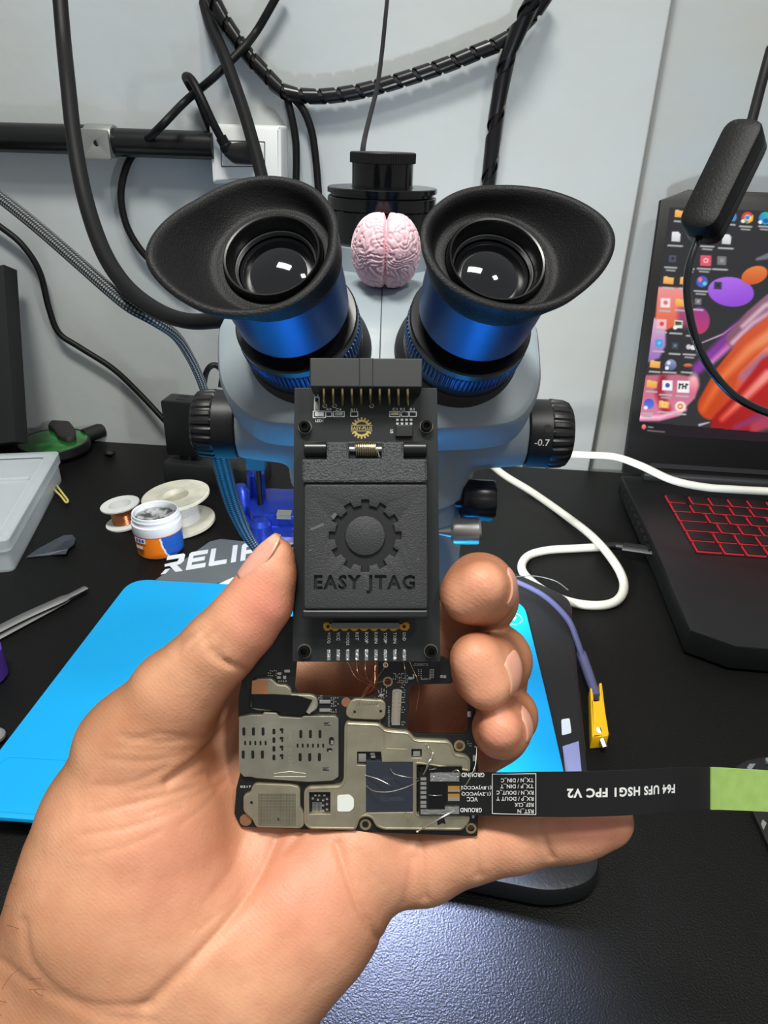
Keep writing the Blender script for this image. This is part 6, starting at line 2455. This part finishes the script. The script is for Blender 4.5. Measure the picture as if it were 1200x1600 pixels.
def sdf_at(Q):
    g = (Q - HF.lo) / HF.h
    i = np.clip(np.floor(g).astype(int), 0, np.array(D.shape) - 2)
    f = g - i
    out = 0
    for a in (0, 1):
        for c in (0, 1):
            for e in (0, 1):
                w = (f[:, 0] if a else 1 - f[:, 0]) * (f[:, 1] if c else 1 - f[:, 1]) * (f[:, 2] if e else 1 - f[:, 2])
                out = out + w * D[i[:, 0] + a, i[:, 1] + c, i[:, 2] + e]
    return out


NAIL = mat('fingernail', (220, 160, 138), 0.36, coat=.1, sss=.15)
NAILT = mat('nail_edge', (222, 172, 140), 0.4)


def nail(center, ldir, ndir, length, width, over=1.2):
    """center: photo x, y and depth in mm; ldir towards the tip, ndir out of the nail (camera axes)"""
    c = np.array(hp(*center))
    l = np.array(ldir, float); l /= np.linalg.norm(l)
    n = np.array(ndir, float); n -= l * n.dot(l); n /= np.linalg.norm(n)
    w = np.cross(l, n)
    nu, nv = 15, 19
    G = []
    for j in range(nv):
        v = (j / (nv - 1) - .5) * length
        e = abs(v) / (length / 2)
        for i in range(nu):
            u = (i / (nu - 1) - .5) * width * (1 - (.22 * max(0, (e - .55) / .45) ** 2 if v < 0 else .30 * max(0, (e - .6) / .4) ** 2))
            G.append(c + l * v + w * u + n * 9)
    G = np.array(G)
    trav = np.zeros(len(G))
    for _ in range(60):
        st = np.clip(sdf_at(G), -1, 1) * .8
        st = np.minimum(st, 10.2 - trav)
        trav += st
        G = G - n * st[:, None]
    up = G.reshape(nv, nu, 3)
    # keep the curve of the plate smooth along its length
    for _ in range(6):
        up[1:-1] = .25 * up[:-2] + .5 * up[1:-1] + .25 * up[2:]
    jj, ii = np.meshgrid(np.linspace(-1, 1, nv), np.linspace(-1, 1, nu), indexing='ij')
    edge = np.maximum(np.where(jj < 0, -jj, 0) ** 6, np.abs(ii) ** 6)
    top = up + n * (.30 * (1 - edge) - .02)[..., None]
    for j in range(nv - 3, nv):
        top[j] += l * over * (j - nv + 4) / 3.0
    low = up - n * .6
    Vn = np.concatenate([top.reshape(-1, 3), low.reshape(-1, 3)])
    idx = np.arange(nv * nu).reshape(nv, nu)
    Fq = [(idx[j, i], idx[j, i + 1], idx[j + 1, i + 1], idx[j + 1, i]) for j in range(nv - 1) for i in range(nu - 1)]
    o = nv * nu
    for j in range(nv - 1):
        Fq.append((idx[j, 0], idx[j + 1, 0], idx[j + 1, 0] + o, idx[j, 0] + o))
        Fq.append((idx[j, -1], idx[j, -1] + o, idx[j + 1, -1] + o, idx[j + 1, -1]))
    for i in range(nu - 1):
        Fq.append((idx[0, i], idx[0, i] + o, idx[0, i + 1] + o, idx[0, i + 1]))
        Fq.append((idx[-1, i], idx[-1, i + 1], idx[-1, i + 1] + o, idx[-1, i] + o))
    ob = np_obj('fingernail', cam2world(Vn), np.array(Fq), NAIL, hand)
    ob.data.materials.append(NAILT)
    mi = np.zeros(len(Fq), np.int32)
    for k in range((nv - 1) * (nu - 1)):
        if k // (nu - 1) >= nv - 3:
            mi[k] = 1
    ob.data.polygons.foreach_set('material_index', mi)
    ob.data.update()
    return ob


nail((407, 873, 190), (.53, .83, .0), (-.84, .52, .12), 13.5, 12.0, 1.2)
nail((795, 918, 193), (-.2, .05, 1), (1, .05, .1), 10, 11.0, .6)
nail((786, 1052, 193), (-.55, -.15, .8), (.82, .2, .58), 11, 11.0, .4)
nail((812, 1132, 196), (-.5, -.15, .85), (.85, .25, .5), 9, 9.0, .3)

# a few dark hairs at the wrist
random.seed(21)
Wv = cam2world(V)
Nw = N @ RM
cand = np.where((PXv > -60) & (PXv < 80) & (PYv > 1340) & (PYv < 1640) & (N[:, 0] < -.25) & (N[:, 2] > -.6))[0]
b = MB()
for k in range(32):
    i = int(cand[random.randrange(len(cand))])
    p = Vector(Wv[i]); n_ = Vector(Nw[i])
    d = (n_ * .5 + UPV * random.uniform(-.2, .9) - RGT * random.uniform(0, .5) + FWD * random.uniform(-.4, .4)).normalized()
    L_ = random.uniform(.003, .007)
    b.tube(spline([p - n_ * .0003, p + d * L_ * .5 + n_ * .0006, p + d * L_ - UPV * .0012], 4), .00004, 5)
h = b.build('arm_hair', mat('dark_hair', (24, 18, 14), .5), hand)
h['kind'] = 'stuff'
